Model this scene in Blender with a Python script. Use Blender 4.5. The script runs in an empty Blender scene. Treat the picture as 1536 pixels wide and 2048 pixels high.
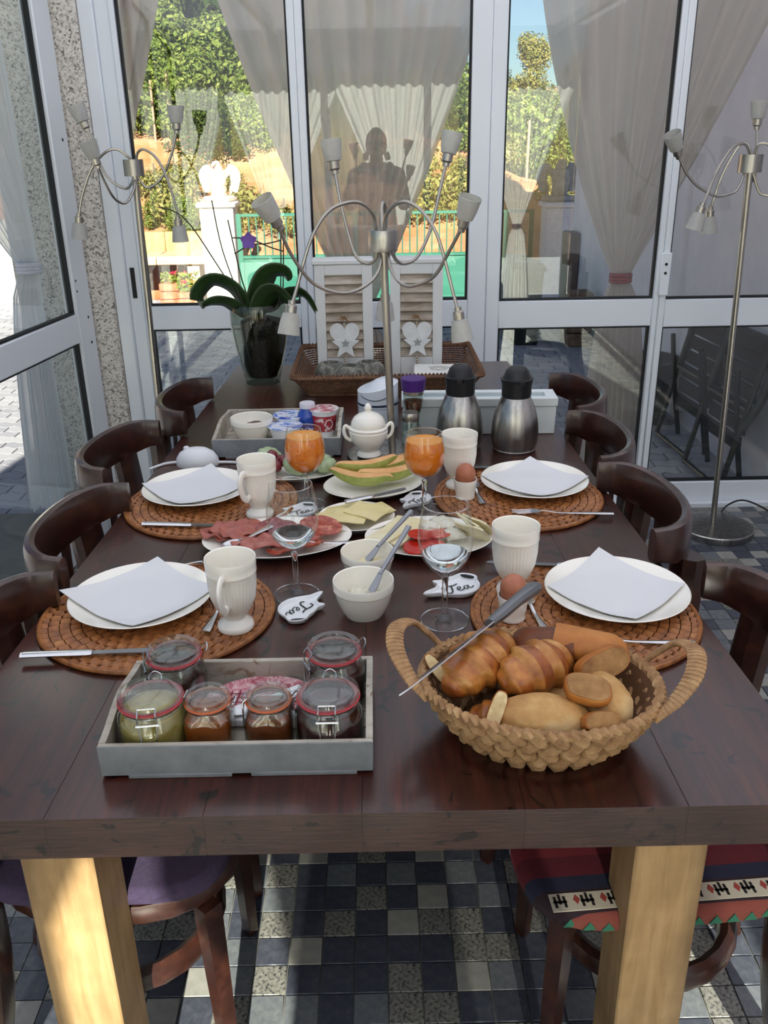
import bpy, bmesh, math, random
from mathutils import Vector, Matrix, Euler, noise
random.seed(7)
SC = bpy.context.scene
COL = SC.collection
PI = math.pi
def R(a): return math.radians(a)

# ---------------------------------------------------------------- camera, sky, sun, exposure
EYE = 1.51
def _dir(px, py): return Vector(((px - 768) / 1748., -(py - 1024) / 1748., -1)).normalized()
_z = -_dir(838, 5200); _y = _dir(745, 293); _y = (_y - _z * _y.dot(_z)).normalized(); _x = _y.cross(_z)
cd = bpy.data.cameras.new('camera'); cam = bpy.data.objects.new('camera', cd); COL.objects.link(cam)
cd.sensor_fit = 'VERTICAL'; cd.sensor_height = 36; cd.lens = 36 * 1748 / 2048.; cd.clip_start = .05; cd.clip_end = 300
cam.matrix_world = Matrix.Translation((0, 0, EYE)) @ Matrix((_x, _y, _z)).to_4x4()
SC.camera = cam

SUN_EL, SUN_AZ = 28, 1.5          # elevation; light travels towards +Y and a little to -X
wd = bpy.data.worlds.new('world'); SC.world = wd; wd.use_nodes = True
nt = wd.node_tree; bg = nt.nodes['Background']
sky = nt.nodes.new('ShaderNodeTexSky'); sky.sky_type = 'NISHITA'; sky.sun_disc = False
sky.sun_elevation = R(SUN_EL); sky.sun_rotation = R(180 - SUN_AZ); sky.altitude = 200; sky.dust_density = .6; sky.ozone_density = 3
nt.links.new(sky.outputs[0], bg.inputs[0]); bg.inputs[1].default_value = .047
sl = bpy.data.lights.new('sun', 'SUN'); so = bpy.data.objects.new('sun', sl); COL.objects.link(so)
sl.energy = 6.5; sl.angle = R(.6); sl.color = (1, .93, .82)
_d = Vector((-math.sin(R(SUN_AZ)) * math.cos(R(SUN_EL)), math.cos(R(SUN_AZ)) * math.cos(R(SUN_EL)), -math.sin(R(SUN_EL))))
so.rotation_euler = _d.to_track_quat('-Z', 'Y').to_euler(); so.location = (2, -8, 9)
SC.view_settings.view_transform = 'Standard'; SC.view_settings.look = 'None'
SC.view_settings.exposure = 1.35; SC.view_settings.gamma = 1; SC.view_settings.use_curve_mapping = False
try:
    cy = SC.cycles; cy.max_bounces = 12; cy.diffuse_bounces = 5; cy.glossy_bounces = 5; cy.transmission_bounces = 10
    cy.transparent_max_bounces = 32; cy.sample_clamp_indirect = 6; cy.use_denoising = True; cy.caustics_reflective = False; cy.caustics_refractive = False
except Exception: pass

# ---------------------------------------------------------------- materials
def lin(c):
    if isinstance(c, str): c = [int(c[i:i + 2], 16) for i in (0, 2, 4)]
    return tuple((v / 255 / 12.92) if v / 255 <= .04045 else ((v / 255 + .055) / 1.055) ** 2.4 for v in c) + (1,)
MATS = {}
def newmat(name):
    m = bpy.data.materials.new(name); m.use_nodes = True; MATS[name] = m
    return m, m.node_tree, m.node_tree.nodes['Principled BSDF']
def N(nt, t, **kw):
    n = nt.nodes.new('ShaderNode' + t)
    for k, v in kw.items(): setattr(n, k, v)
    return n
def coords(nt, stretch=(1, 1, 1), obj=True):
    tc = N(nt, 'TexCoord'); mp = N(nt, 'Mapping'); mp.inputs['Scale'].default_value = stretch
    nt.links.new(tc.outputs['Object' if obj else 'Generated'], mp.inputs['Vector']); return mp.outputs[0]
def ramp(nt, fac, stops):
    r = N(nt, 'ValToRGB'); e = r.color_ramp.elements
    while len(e) < len(stops): e.new(.5)
    for i, (p, c) in enumerate(stops): e[i].position = p; e[i].color = lin(c)
    nt.links.new(fac, r.inputs[0]); return r.outputs[0]
def noise_fac(nt, vec, scale, detail=4, rough=.6, dist=0):
    n = N(nt, 'TexNoise'); n.inputs['Scale'].default_value = scale; n.inputs['Detail'].default_value = detail
    n.inputs['Roughness'].default_value = rough; n.inputs['Distortion'].default_value = dist
    nt.links.new(vec, n.inputs['Vector']); return n.outputs['Fac']
def bump(nt, bs, h, strength, dist=.002):
    b = N(nt, 'Bump'); b.inputs['Strength'].default_value = strength; b.inputs['Distance'].default_value = dist
    nt.links.new(h, b.inputs['Height']); nt.links.new(b.outputs[0], bs.inputs['Normal'])
def plain(name, c, rough=.5, metal=0, coat=0, sss=0, bumpy=0, bscale=200, spec=.5, trans=0, ior=1.45):
    m, nt, b = newmat(name); b.inputs['Base Color'].default_value = lin(c); b.inputs['Roughness'].default_value = rough
    b.inputs['Metallic'].default_value = metal; b.inputs['Coat Weight'].default_value = coat; b.inputs['Coat Roughness'].default_value = .08
    b.inputs['Specular IOR Level'].default_value = spec; b.inputs['IOR'].default_value = ior
    if sss: b.inputs['Subsurface Weight'].default_value = sss; b.inputs['Subsurface Radius'].default_value = (.01, .006, .003)
    if trans: b.inputs['Transmission Weight'].default_value = trans
    if bumpy: bump(nt, b, noise_fac(nt, coords(nt), bscale), bumpy)
    return m
def mottled(name, stops, scale=20, detail=5, rough=.6, stretch=(1, 1, 1), bumpy=.2, metal=0, coat=0, dist=0, bdist=.002, sss=0, spec=.5, nrough=.6):
    m, nt, b = newmat(name); v = coords(nt, stretch); f = noise_fac(nt, v, scale, detail, nrough, dist)
    nt.links.new(ramp(nt, f, stops), b.inputs['Base Color']); b.inputs['Roughness'].default_value = rough
    b.inputs['Metallic'].default_value = metal; b.inputs['Coat Weight'].default_value = coat; b.inputs['Coat Roughness'].default_value = .12
    b.inputs['Specular IOR Level'].default_value = spec
    if sss: b.inputs['Subsurface Weight'].default_value = sss; b.inputs['Subsurface Radius'].default_value = (.01, .006, .003)
    if bumpy: bump(nt, b, f, bumpy, bdist)
    return m
def wood(name, stops, scale=6, stretch=(12, 1, 12), rough=.4, coat=0, bumpy=.25, wear=None):
    m, nt, b = newmat(name); v = coords(nt, stretch)
    f = noise_fac(nt, v, scale, 6, .65, .6); c = ramp(nt, f, stops)
    big = noise_fac(nt, coords(nt, (3, .7, 3)), 2.2, 3, .6)
    mx = N(nt, 'MixRGB'); mx.blend_type = 'MULTIPLY'; mx.inputs[0].default_value = .75
    nt.links.new(c, mx.inputs[1]); nt.links.new(ramp(nt, big, [(.3, 'b0a8a4'), (.7, 'ffffff')]), mx.inputs[2]); out = mx.outputs[0]
    if wear:                                           # dents and dark scratches
        w = noise_fac(nt, coords(nt, (22, 16, 22)), 1.0, 3, .5, 1.5)
        r = ramp(nt, w, [(.615, '000000'), (.66, 'ffffff')])
        m2 = N(nt, 'MixRGB'); nt.links.new(r, m2.inputs[0]); nt.links.new(out, m2.inputs[1]); m2.inputs[2].default_value = lin(wear); out = m2.outputs[0]
    nt.links.new(out, b.inputs['Base Color']); b.inputs['Roughness'].default_value = rough
    b.inputs['Coat Weight'].default_value = coat; b.inputs['Coat Roughness'].default_value = .15
    bump(nt, b, f, bumpy, .0015); return m
def thinglass(name, tint='ffffff', f0=.045, rough=0.0, strength=1):
    m, nt, b = newmat(name); nt.nodes.remove(b); o = nt.nodes['Material Output']
    t = N(nt, 'BsdfTransparent'); t.inputs[0].default_value = lin(tint); g = N(nt, 'BsdfGlossy'); g.inputs['Roughness'].default_value = rough
    lw = N(nt, 'LayerWeight'); lw.inputs[0].default_value = .5
    p = N(nt, 'Math', operation='POWER'); p.inputs[1].default_value = 4.5; nt.links.new(lw.outputs['Facing'], p.inputs[0])
    ma = N(nt, 'Math', operation='MULTIPLY_ADD'); ma.inputs[1].default_value = (1 - f0) * strength; ma.inputs[2].default_value = f0; nt.links.new(p.outputs[0], ma.inputs[0])
    mx = N(nt, 'MixShader'); nt.links.new(ma.outputs[0], mx.inputs[0]); nt.links.new(t.outputs[0], mx.inputs[1]); nt.links.new(g.outputs[0], mx.inputs[2])
    nt.links.new(mx.outputs[0], o.inputs[0]); return m
def sheer(name, c, trans=.45, see=.1):
    m, nt, b = newmat(name); nt.nodes.remove(b); o = nt.nodes['Material Output']
    d = N(nt, 'BsdfDiffuse'); d.inputs[0].default_value = lin(c); t = N(nt, 'BsdfTranslucent'); t.inputs[0].default_value = lin(c); h = N(nt, 'BsdfTransparent')
    a = N(nt, 'MixShader'); a.inputs[0].default_value = trans; nt.links.new(d.outputs[0], a.inputs[1]); nt.links.new(t.outputs[0], a.inputs[2])
    q = N(nt, 'MixShader'); q.inputs[0].default_value = see; nt.links.new(a.outputs[0], q.inputs[1]); nt.links.new(h.outputs[0], q.inputs[2])
    nt.links.new(q.outputs[0], o.inputs[0]); return m
def leafmat(name, c1, c2, c3, scale=3):
    m, nt, b = newmat(name); nt.nodes.remove(b); o = nt.nodes['Material Output']
    g = N(nt, 'NewGeometry'); c = ramp(nt, g.outputs['Random Per Island'], [(0, c1), (.5, c2), (1, c3)])
    d = N(nt, 'BsdfDiffuse'); t = N(nt, 'BsdfTranslucent'); a = N(nt, 'MixShader'); a.inputs[0].default_value = .35
    nt.links.new(c, d.inputs[0]); nt.links.new(c, t.inputs[0]); nt.links.new(d.outputs[0], a.inputs[1]); nt.links.new(t.outputs[0], a.inputs[2])
    nt.links.new(a.outputs[0], o.inputs[0]); return m

# ---------------------------------------------------------------- mesh building
class B:
    def __init__(s): s.bm = bmesh.new(); s.mi = 0
    def _f(s, vs):
        try: f = s.bm.faces.new(vs); f.material_index = s.mi; f.smooth = True; return f
        except ValueError: return None
    def box(s, lo, hi, bev=0, M=None):
        r = bmesh.ops.create_cube(s.bm, size=1); vs = r['verts']
        c = [(a + b) / 2 for a, b in zip(lo, hi)]; d = [b - a for a, b in zip(lo, hi)]
        for v in vs: v.co = Vector((v.co.x * d[0] + c[0], v.co.y * d[1] + c[1], v.co.z * d[2] + c[2]))
        fs = {f for v in vs for f in v.link_faces}
        for f in fs: f.material_index = s.mi; f.smooth = True
        if bev:
            es = list({e for v in vs for e in v.link_edges})
            q = bmesh.ops.bevel(s.bm, geom=es, offset=bev, segments=1, affect='EDGES', profile=.5); vs = list({v for f in q['faces'] for v in f.verts} | {v for v in vs if v.is_valid})
            for f in q['faces']: f.material_index = s.mi; f.smooth = True
        if M is not None:
            for v in vs: v.co = M @ v.co
        return s
    def loft(s, rings, closed=True, cap=True):
        vr = [[s.bm.verts.new(p) for p in r] for r in rings]; n = len(vr[0])
        for a, b in zip(vr, vr[1:]):
            for i in range(n if closed else n - 1):
                j = (i + 1) % n; s._f((a[i], a[j], b[j], b[i]))
        if cap and closed: s._f(vr[0][::-1]); s._f(vr[-1])
        return s
    def lathe(s, prof, seg=32, M=None, sx=1, sy=1, fn=None):
        M = M or Matrix(); prev = None
        for r, z in prof:
            if r < 1e-6: cur = [s.bm.verts.new(M @ Vector((0, 0, z)))]
            else:
                cur = []
                for k in range(seg):
                    a = 2 * PI * k / seg; rr = fn(r, z, a) if fn else r
                    cur.append(s.bm.verts.new(M @ Vector((rr * math.cos(a) * sx, rr * math.sin(a) * sy, z))))
            if prev:
                if len(prev) == 1 and len(cur) > 1:
                    for k in range(seg): s._f((prev[0], cur[(k + 1) % seg], cur[k]))
                elif len(cur) == 1 and len(prev) > 1:
                    for k in range(seg): s._f((prev[k], prev[(k + 1) % seg], cur[0]))
                elif len(cur) > 1:
                    for k in range(seg): s._f((prev[k], prev[(k + 1) % seg], cur[(k + 1) % seg], cur[k]))
            prev = cur
        return s
    def tube(s, pts, r, seg=8, cap=True, closed=False, flat=None, up=None):
        pts = [Vector(p) for p in pts]; n = len(pts); rings = []; u = None
        for i, p in enumerate(pts):
            if closed: t = pts[(i + 1) % n] - pts[i - 1]
            else: t = pts[min(i + 1, n - 1)] - pts[max(i - 1, 0)]
            t.normalize()
            if up is not None: u = Vector(up) - t * t.dot(Vector(up)); u.normalize()
            elif u is None:
                a = Vector((0, 0, 1)) if abs(t.z) < .9 else Vector((1, 0, 0)); u = (a - t * a.dot(t)).normalized()
            else: u = (u - t * u.dot(t)).normalized()
            w = t.cross(u); rr = r[i] if isinstance(r, (list, tuple)) else r
            if flat: ru, rw = flat[0] * (rr if isinstance(r, (list, tuple)) else 1), flat[1] * (rr if isinstance(r, (list, tuple)) else 1)
            else: ru = rw = rr
            rings.append([p + u * (ru * math.cos(2 * PI * k / seg)) + w * (rw * math.sin(2 * PI * k / seg)) for k in range(seg)])
        if closed: rings.append(rings[0]); return s.loft(rings, True, False)
        return s.loft(rings, True, cap)
    def prism(s, out, z0, z1, M=None, inset=0):
        M = M or Matrix()
        if inset:
            cx = sum(p[0] for p in out) / len(out); cyy = sum(p[1] for p in out) / len(out)
            top = [(p[0] + (cx - p[0]) * inset, p[1] + (cyy - p[1]) * inset) for p in out]
        else: top = out
        return s.loft([[M @ Vector((x, y, z0)) for x, y in out], [M @ Vector((x, y, z1)) for x, y in top]])
    def grid(s, nu, nv, fn):
        g = [[s.bm.verts.new(fn(i / nu, j / nv)) for j in range(nv + 1)] for i in range(nu + 1)]
        for i in range(nu):
            for j in range(nv): s._f((g[i][j], g[i + 1][j], g[i + 1][j + 1], g[i][j + 1]))
        return s
    def slab(s, nu, nv, fn, th):
        """a sheet of thickness th over fn(u,v)"""
        top = [[Vector(fn(i / nu, j / nv)) for j in range(nv + 1)] for i in range(nu + 1)]
        T = [[s.bm.verts.new(p) for p in r] for r in top]; D = [[s.bm.verts.new(p - Vector((0, 0, th))) for p in r] for r in top]
        for i in range(nu):
            for j in range(nv):
                s._f((T[i][j], T[i + 1][j], T[i + 1][j + 1], T[i][j + 1])); s._f((D[i][j], D[i][j + 1], D[i + 1][j + 1], D[i + 1][j]))
        bd = [(i, 0) for i in range(nu)] + [(nu, j) for j in range(nv)] + [(i, nv) for i in range(nu, 0, -1)] + [(0, j) for j in range(nv, 0, -1)]
        for k in range(len(bd)):
            a, b = bd[k], bd[(k + 1) % len(bd)]; s._f((D[a[0]][a[1]], D[b[0]][b[1]], T[b[0]][b[1]], T[a[0]][a[1]]))
        return s
    def quad(s, a, b, c, d): s._f([s.bm.verts.new(p) for p in (a, b, c, d)]); return s
    def mesh(s, name, mats, ang=38, keep=False):
        me = bpy.data.meshes.new(name)
        if not keep: bmesh.ops.recalc_face_normals(s.bm, faces=s.bm.faces)
        s.bm.to_mesh(me); s.bm.free()
        for m in (mats if isinstance(mats, (list, tuple)) else [mats]): me.materials.append(m)
        me.set_sharp_from_angle(angle=R(ang)); return me
    def build(s, name, mats, parent=None, loc=None, ang=38, keep=False): return link(name, s.mesh(name, mats, ang, keep), parent, loc)
def link(name, me, parent=None, loc=None, rot=None):
    o = bpy.data.objects.new(name, me); COL.objects.link(o); o.parent = parent
    if loc: o.location = loc
    if rot: o.rotation_euler = rot
    return o
def tag(o, label, cat, group=None):
    o['label'] = label; o['category'] = cat
    if group: o['group'] = group
    return o
def thing(name, label, cat, loc=(0, 0, 0), rz=0, group=None):
    o = bpy.data.objects.new(name, None); COL.objects.link(o); o.location = loc; o.rotation_euler = (0, 0, rz); o.empty_display_size = .05
    return tag(o, label, cat, group)
def struct(o): o['kind'] = 'structure'; return o
def stuff(o): o['kind'] = 'stuff'; return o
def copy_tree(o, loc=None, rz=None, label=None, parent=None):
    c = o.copy(); COL.objects.link(c); c.parent = parent
    for ch in o.children: copy_tree(ch, parent=c)
    if loc is not None: c.location = loc
    if rz is not None: c.rotation_euler = (0, 0, rz)
    if label: c['label'] = label
    return c
def smoothpath(pts, n=6):
    pts = [Vector(p) for p in pts]; out = []
    for i in range(len(pts) - 1):
        p0, p1, p2, p3 = pts[max(i - 1, 0)], pts[i], pts[i + 1], pts[min(i + 2, len(pts) - 1)]
        for k in range(n):
            t = k / n; out.append(.5 * ((2 * p1) + (p2 - p0) * t + (2 * p0 - 5 * p1 + 4 * p2 - p3) * t * t + (3 * p1 - p0 - 3 * p2 + p3) * t ** 3))
    return out + [pts[-1]]
def TR(x, y, z): return Matrix.Translation((x, y, z))
def RZ(a): return Matrix.Rotation(a, 4, 'Z')
def RX(a): return Matrix.Rotation(a, 4, 'X')
def RY(a): return Matrix.Rotation(a, 4, 'Y')
def nz(p, s=1.): return noise.noise(Vector(p) * s)

# ---------------------------------------------------------------- palette
TW = wood('table_wood', [(.25, '25120f'), (.5, '411f18'), (.75, '5a2b1d')], 5, (14, 1, 14), .30, .35, .2, '170d0a')
TE = wood('table_edge_wood', [(.25, '30201c'), (.5, '4a322b'), (.75, '5d4036')], 9, (2, 2, 30), .45, .15, .5, '1c120f')
OAK = wood('pale_oak', [(.25, '94744c'), (.5, 'ad8d62'), (.75, 'bd9f76')], 5, (10, 10, 1), .5, 0, .15)
CW = wood('chair_wood', [(.25, '271511'), (.5, '3c211a'), (.75, '5a3426')], 4, (6, 6, 6), .33, .4, .15)
BLACKW = plain('black_chair_wood', '1c1a1c', .35, coat=.3)
ALU = plain('white_aluminium', 'e9eff4', .38, coat=.2)
GASK = plain('black_gasket', '15171a', .6)
GLASSR = plain('solid_glass', 'fdfefe', .0, trans=1, ior=1.45)
GLASS = thinglass('window_glass', 'f6faf8', .075)
WG = thinglass('drinking_glass', 'fdfefe', .035, strength=.55)
JG = thinglass('jar_glass', 'eef4f1', .085)
CHROME = plain('polished_steel', 'd8d8d8', .16, 1)
STEEL = mottled('brushed_steel', [(.3, '8e8c88'), (.7, 'c4c1bb')], 60, 3, .30, (1, 1, .03), .05, 1)
NICKEL = plain('satin_nickel', 'a9a49b', .30, 1)
CREAM = plain('cream_stoneware', 'f8f4e9', .22, coat=.5, sss=.1)
WHITEC = plain('white_porcelain', 'eef1f3', .2, coat=.5)
PAPER = plain('napkin_paper', 'dddedf', .9, bumpy=.15, bscale=400)
GRANITE = None

# ================================================================ THE SETTING
YW = 3.62                                              # inner face of the glazed end wall
def bx(name, lo, hi, m, parent=None, bev=0, loc=None): return B().box(lo, hi, bev).build(name, m, parent, loc)

# ---- floor: grout bed, mosaic tiles
T_LIGHT = mottled('tile_plain_grey', [(.3, '8f8d86'), (.7, 'a3a099')], 40, 4, .38, bumpy=.1)
T_DARK = mottled('tile_dark_slate', [(.3, '3a3d49'), (.55, '4a4d57'), (.8, '5d6068')], 60, 6, .36, bumpy=.15)
T_SPECK = mottled('tile_speckled', [(.38, '2f3036'), (.47, '77756f'), (.7, '96938b')], 130, 5, .4, bumpy=.2)
T_MID = mottled('tile_mid_grey', [(.3, '5c6068'), (.6, '74777a'), (.8, '83827f')], 70, 6, .38, bumpy=.15)
fl = struct(B().box((-2.1, -1.75, -.12), (2.1, YW + .06, -.004)).build('floor', plain('grout', '77756f', .8, bumpy=.2)))
TP = .0667
tmesh = [B().box((-.0322, -.0322, -.006), (.0322, .0322, 0), .0012).mesh('tile', m) for m in (T_LIGHT, T_DARK, T_SPECK, T_MID)]
rng = random.Random(4); rest = B(); ntile = 0
def tile_kind(i, j):
    q = rng.random()
    return 1 if ((i + j) % 2 and q < .62) or q < .16 else (0 if q < .45 else (2 if q < .8 else 3))
for j in range(-25, 54):
    for i in range(-31, 31):
        x, y = (i + .5) * TP, (j + .5) * TP; k = tile_kind(i, j)
        near = (-.62 < x < .98 and 1.0 < y < 1.62) or (.8 < x < 1.45 and 2.1 < y < 2.9)
        if x < -1.15 - .127 * (3.5 - y) - .05 or y > 3.6: continue
        if near and ntile < 300: link('tile', tmesh[k], fl, (x, y, 0)); ntile += 1
        else: rest.mi = k; rest.box((x - .0322, y - .0322, -.005), (x + .0322, y + .0322, 0))
stuff(rest.build('tiles_beyond', [T_LIGHT, T_DARK, T_SPECK, T_MID], fl))

# ---- glazed end wall: four windows in white aluminium, black gaskets
def pane_set(par, A, Bp, zs, n=(0, 1, 0)):
    """panes and gaskets between two points A,Bp on plan for each (z0,z1)"""
    A, Bp = Vector((*A, 0)), Vector((*Bp, 0)); d = (Bp - A); L = d.length; M = Matrix.Translation(A) @ Matrix.Rotation(math.atan2(d.y, d.x), 4, 'Z')
    for z0, z1 in zs:
        B().box((0, -.003, z0), (L, .003, z1), 0, M).build('pane', GLASS, par)
        g = B(); w = .008
        for lo, hi in (((0, -.012, z0), (w, .012, z1)), ((L - w, -.012, z0), (L, .012, z1)), ((w, -.012, z0), (L - w, .012, z0 + w)), ((w, -.012, z1 - w), (L - w, .012, z1))): g.box(lo, hi, 0, M)
        g.build('gasket', GASK, par)
ZT = 2.36
def end_window(n, x0, x1, wl, wr, ztop, zbot, base):
    """x0,x1 outer edges of stiles; wl, wr their widths"""
    e = bpy.data.objects.new('window_%d' % n, None); COL.objects.link(e); struct(e)
    Y0, Y1 = YW, YW + .055
    bx('stile', (x0, Y0, 0), (x0 + wl, Y1, ZT + .06), ALU, e, .004); bx('stile', (x1 - wr, Y0, 0), (x1, Y1, ZT + .06), ALU, e, .004)
    a, b = x0 + wl, x1 - wr
    bx('rail', (a, Y0 + .004, zbot), (b, Y1, ztop), ALU, e, .003); bx('rail', (a, Y0 + .004, 0), (b, Y1, base), ALU, e, .003); bx('rail', (a, Y0 + .004, ZT), (b, Y1, ZT + .06), ALU, e, .003)
    pane_set(e, (a, YW + .03), (b, YW + .03), ((base, zbot), (ztop, ZT))); return e
w1 = end_window(1, -.945, -.2775, .02, .0275, .920, .825, .108)
w2 = end_window(2, -.2765, .4495, .0285, .0745, .924, .818, .108)
w3 = end_window(3, .4505, 1.160, .0545, .023, .916, .806, .110)
w4 = end_window(4, 1.161, 1.85, .027, .06, .912, .800, .110)
jm = struct(B().box((-1.056, YW - .005, 0), (-1.0, YW + .06, 2.45), .004).box((-1.0, YW + .012, 0), (-.946, YW + .06, 2.45), .004).build('trim_1', ALU))
bx('finger_pull', (-.985, YW + .008, .955), (-.968, YW + .0125, 1.075), GASK, jm)
hd = B().box((1.150, YW - .012, .93), (1.192, YW - .001, 1.10), .004).build('handle', ALU, w4)
for z in (1.055, 1.02): B().lathe([(.006, -.002), (.006, .0005), (0, .0008)], 12, TR(1.171, YW - .0128, z) @ RX(R(90))).build('lock_button', GASK, hd)
struct(B().box((-1.5, YW - .002, ZT + .06), (1.95, YW + .07, 2.5)).build('trim_2', ALU))
struct(B().box((1.851, YW - .01, 0), (1.95, YW + .07, 2.45)).build('trim_3', ALU))
bx('step', (-1.05, YW - .03, 0), (1.85, YW - .001, .018), ALU, struct(bpy.data.objects['trim_3']))

# ---- granite pillar in the left corner
m, nt, b = newmat('speckled_granite'); v = coords(nt)
vo = N(nt, 'TexVoronoi'); vo.inputs['Scale'].default_value = 150; nt.links.new(v, vo.inputs['Vector'])
hs = N(nt, 'SeparateColor'); nt.links.new(vo.outputs['Color'], hs.inputs[0])
nt.links.new(ramp(nt, hs.outputs[0], [(0, '6e6862'), (.16, 'b0aaa0'), (.5, 'd6d1c7'), (1, 'e8e4da')]), b.inputs['Base Color']); b.inputs['Roughness'].default_value = .7
bump(nt, b, hs.outputs[0], .12); GRANITE = m
struct(B().box((-1.44, 3.60, -.02), (-1.057, 3.80, 2.6), .006).build('pillar', GRANITE))

# ---- left wall: glazed leaves running from the pillar towards the viewer
LA = Vector((-1.165, 3.575)); LD = Vector((-.127, -1)).normalized()
def leaf(n, s0, s1, st0, st1):
    e = bpy.data.objects.new('door_%d' % n, None); COL.objects.link(e); struct(e)
    M = Matrix.Translation((LA.x, LA.y, 0)) @ Matrix.Rotation(math.atan2(LD.y, LD.x), 4, 'Z')
    def bb(nm, lo, hi): B().box(lo, hi, .004, M).build(nm, ALU, e)
    bb('stile', (s0, -.025, 0), (s0 + st0, .025, ZT + .06)); bb('stile', (s1 - st1, -.025, 0), (s1, .025, ZT + .06))
    for z0, z1 in ((0, .11), (.815, .925), (ZT, ZT + .06)): bb('rail', (s0 + st0, -.022, z0), (s1 - st1, .022, z1))
    A = LA + LD * (s0 + st0); Q = LA + LD * (s1 - st1); pane_set(e, A, Q, ((.11, .815), (.925, ZT)))
    return e, M
d1, M1 = leaf(1, .0, 1.15, .13, .08); leaf(2, 1.152, 2.3, .08, .08); leaf(3, 2.302, 3.5, .08, .08); leaf(4, 3.502, 5.3, .08, .08)
for s, z in ((.045, 1.55), (.045, .90), (.045, .80)): B().lathe([(.006, 0), (.006, .001), (0, .0012)], 10, M1 @ TR(s, .0255, z) @ RX(R(-90))).build('lock_hole', GASK, d1)
for s, z in ((.11, 1.05), (.11, 1.01)): B().lathe([(.004, 0), (.004, .002), (0, .0022)], 8, M1 @ TR(s, .0255, z) @ RX(R(-90))).build('screw', GASK, d1)

# ---- veranda ceiling on beams, made translucent to brighten the room, right wall, rear wall behind the viewer
m, nt, b = newmat('translucent_roof'); nt.nodes.remove(b)
d_, t_, a_ = N(nt, 'BsdfDiffuse'), N(nt, 'BsdfTranslucent'), N(nt, 'MixShader'); d_.inputs[0].default_value = lin('d9d8d4'); t_.inputs[0].default_value = lin('eceff8'); a_.inputs[0].default_value = .74
nt.links.new(d_.outputs[0], a_.inputs[1]); nt.links.new(t_.outputs[0], a_.inputs[2]); nt.links.new(a_.outputs[0], nt.nodes['Material Output'].inputs[0])
ce = struct(B().prism([(-2.0, -1.8), (2.1, -1.8), (2.1, 4.15), (-1.25, 4.15)], 2.5, 2.506).build('ceiling', m))
for i in range(5): bx('beam', (-1.7 + i * .85 - .03, -1.68, 2.42), (-1.7 + i * .85 + .03, 3.6, 2.499), ALU, ce)
PLASTER = mottled('white_plaster', [(.3, 'd6d1db'), (.7, 'e4dfe6')], 6, 5, .9, bumpy=.1)
struct(B().box((1.951, -1.75, 0), (2.1, YW + .08, 2.5)).build('wall_right', PLASTER))
YB = -1.7
wb = struct(B().box((-2.2, YB - .08, 2.1), (2.1, YB, 2.5)).box((-2.2, YB - .08, 0), (2.1, YB, .1)).build('wall_back', ALU))
xs = [-2.0, -1.4, -.42, -.22, .47, .60, .80, .93, 1.9]
for i, x in enumerate((-2.05, -1.38, -.43, .52, .86, 1.9)): bx('post', (x - .035, YB - .07, .1), (x + .035, YB - .01, 2.1), ALU, wb)
for x0, x1 in ((-2.015, -1.415), (-1.345, -.465), (-.395, .485), (.555, .825), (.895, 1.865)):
    bx('pane', (x0, YB - .043, .1), (x1, YB - .037, 2.1), GLASS, wb)

# ---- outdoor paving: wavy interlocking blocks
m, nt, b = newmat('paver_single'); oi = N(nt, 'ObjectInfo'); nt.links.new(ramp(nt, oi.outputs['Random'], [(0, '9a97a0'), (1, 'b9b5ba')]), b.inputs['Base Color']); b.inputs['Roughness'].default_value = .85; bump(nt, b, noise_fac(nt, coords(nt), 120), .3); PAV1 = m
m, nt, b = newmat('paver_mass'); ge = N(nt, 'NewGeometry'); nt.links.new(ramp(nt, ge.outputs['Random Per Island'], [(0, '9a97a0'), (1, 'b9b5ba')]), b.inputs['Base Color']); b.inputs['Roughness'].default_value = .85; PAV2 = m
gr = struct(B().box((-9, -6, -.3), (9, 9.9, -.035)).build('ground', mottled('sand_bed', [(.3, 'a8a29a'), (.7, 'c2bbb0')], 8, bumpy=.3)))
def paver_outline(L=.2, W=.1, n=8, amp=.014, g=.004):
    p = [(-L / 2 + g / 2 + (L - g) * k / n, -W / 2 + g / 2 + amp * math.sin(2 * PI * k / n * 2)) for k in range(n + 1)]
    return p + [(x, y + W - g) for x, y in reversed(p)]
PO = paver_outline(); pm = B().prism(PO, -.03, -.006, inset=.03).mesh('paver', PAV1); mass = B(); npav = 0
for j in range(-15, 76):
    y = 2.2 + j * .1
    for i in range(-34, 9):
        x = (i + (.5 if j % 2 else 0)) * .2 + .1
        if x < -4.5 and y < 5: continue
        if -1.5 < x - .1 and y < 3.66: continue
        if x < 0 and y < 3.5 and x > -1.35 - .127 * (3.5 - y): continue
        if ((-2.15 < x < -1.3 and 2.9 < y < 5.5) or (-1.9 < x < -.85 and 4.4 < y < 6.2)) and npav < 300:
            link('paver', pm, gr, (x, y, 0)); npav += 1
        else: mass.loft([[Vector((px + x, py + y, -.03)) for px, py in PO], [Vector((px * .97 + x, py * .97 + y, -.006)) for px, py in PO]])
stuff(mass.build('pavers_beyond', PAV2, gr))

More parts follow.
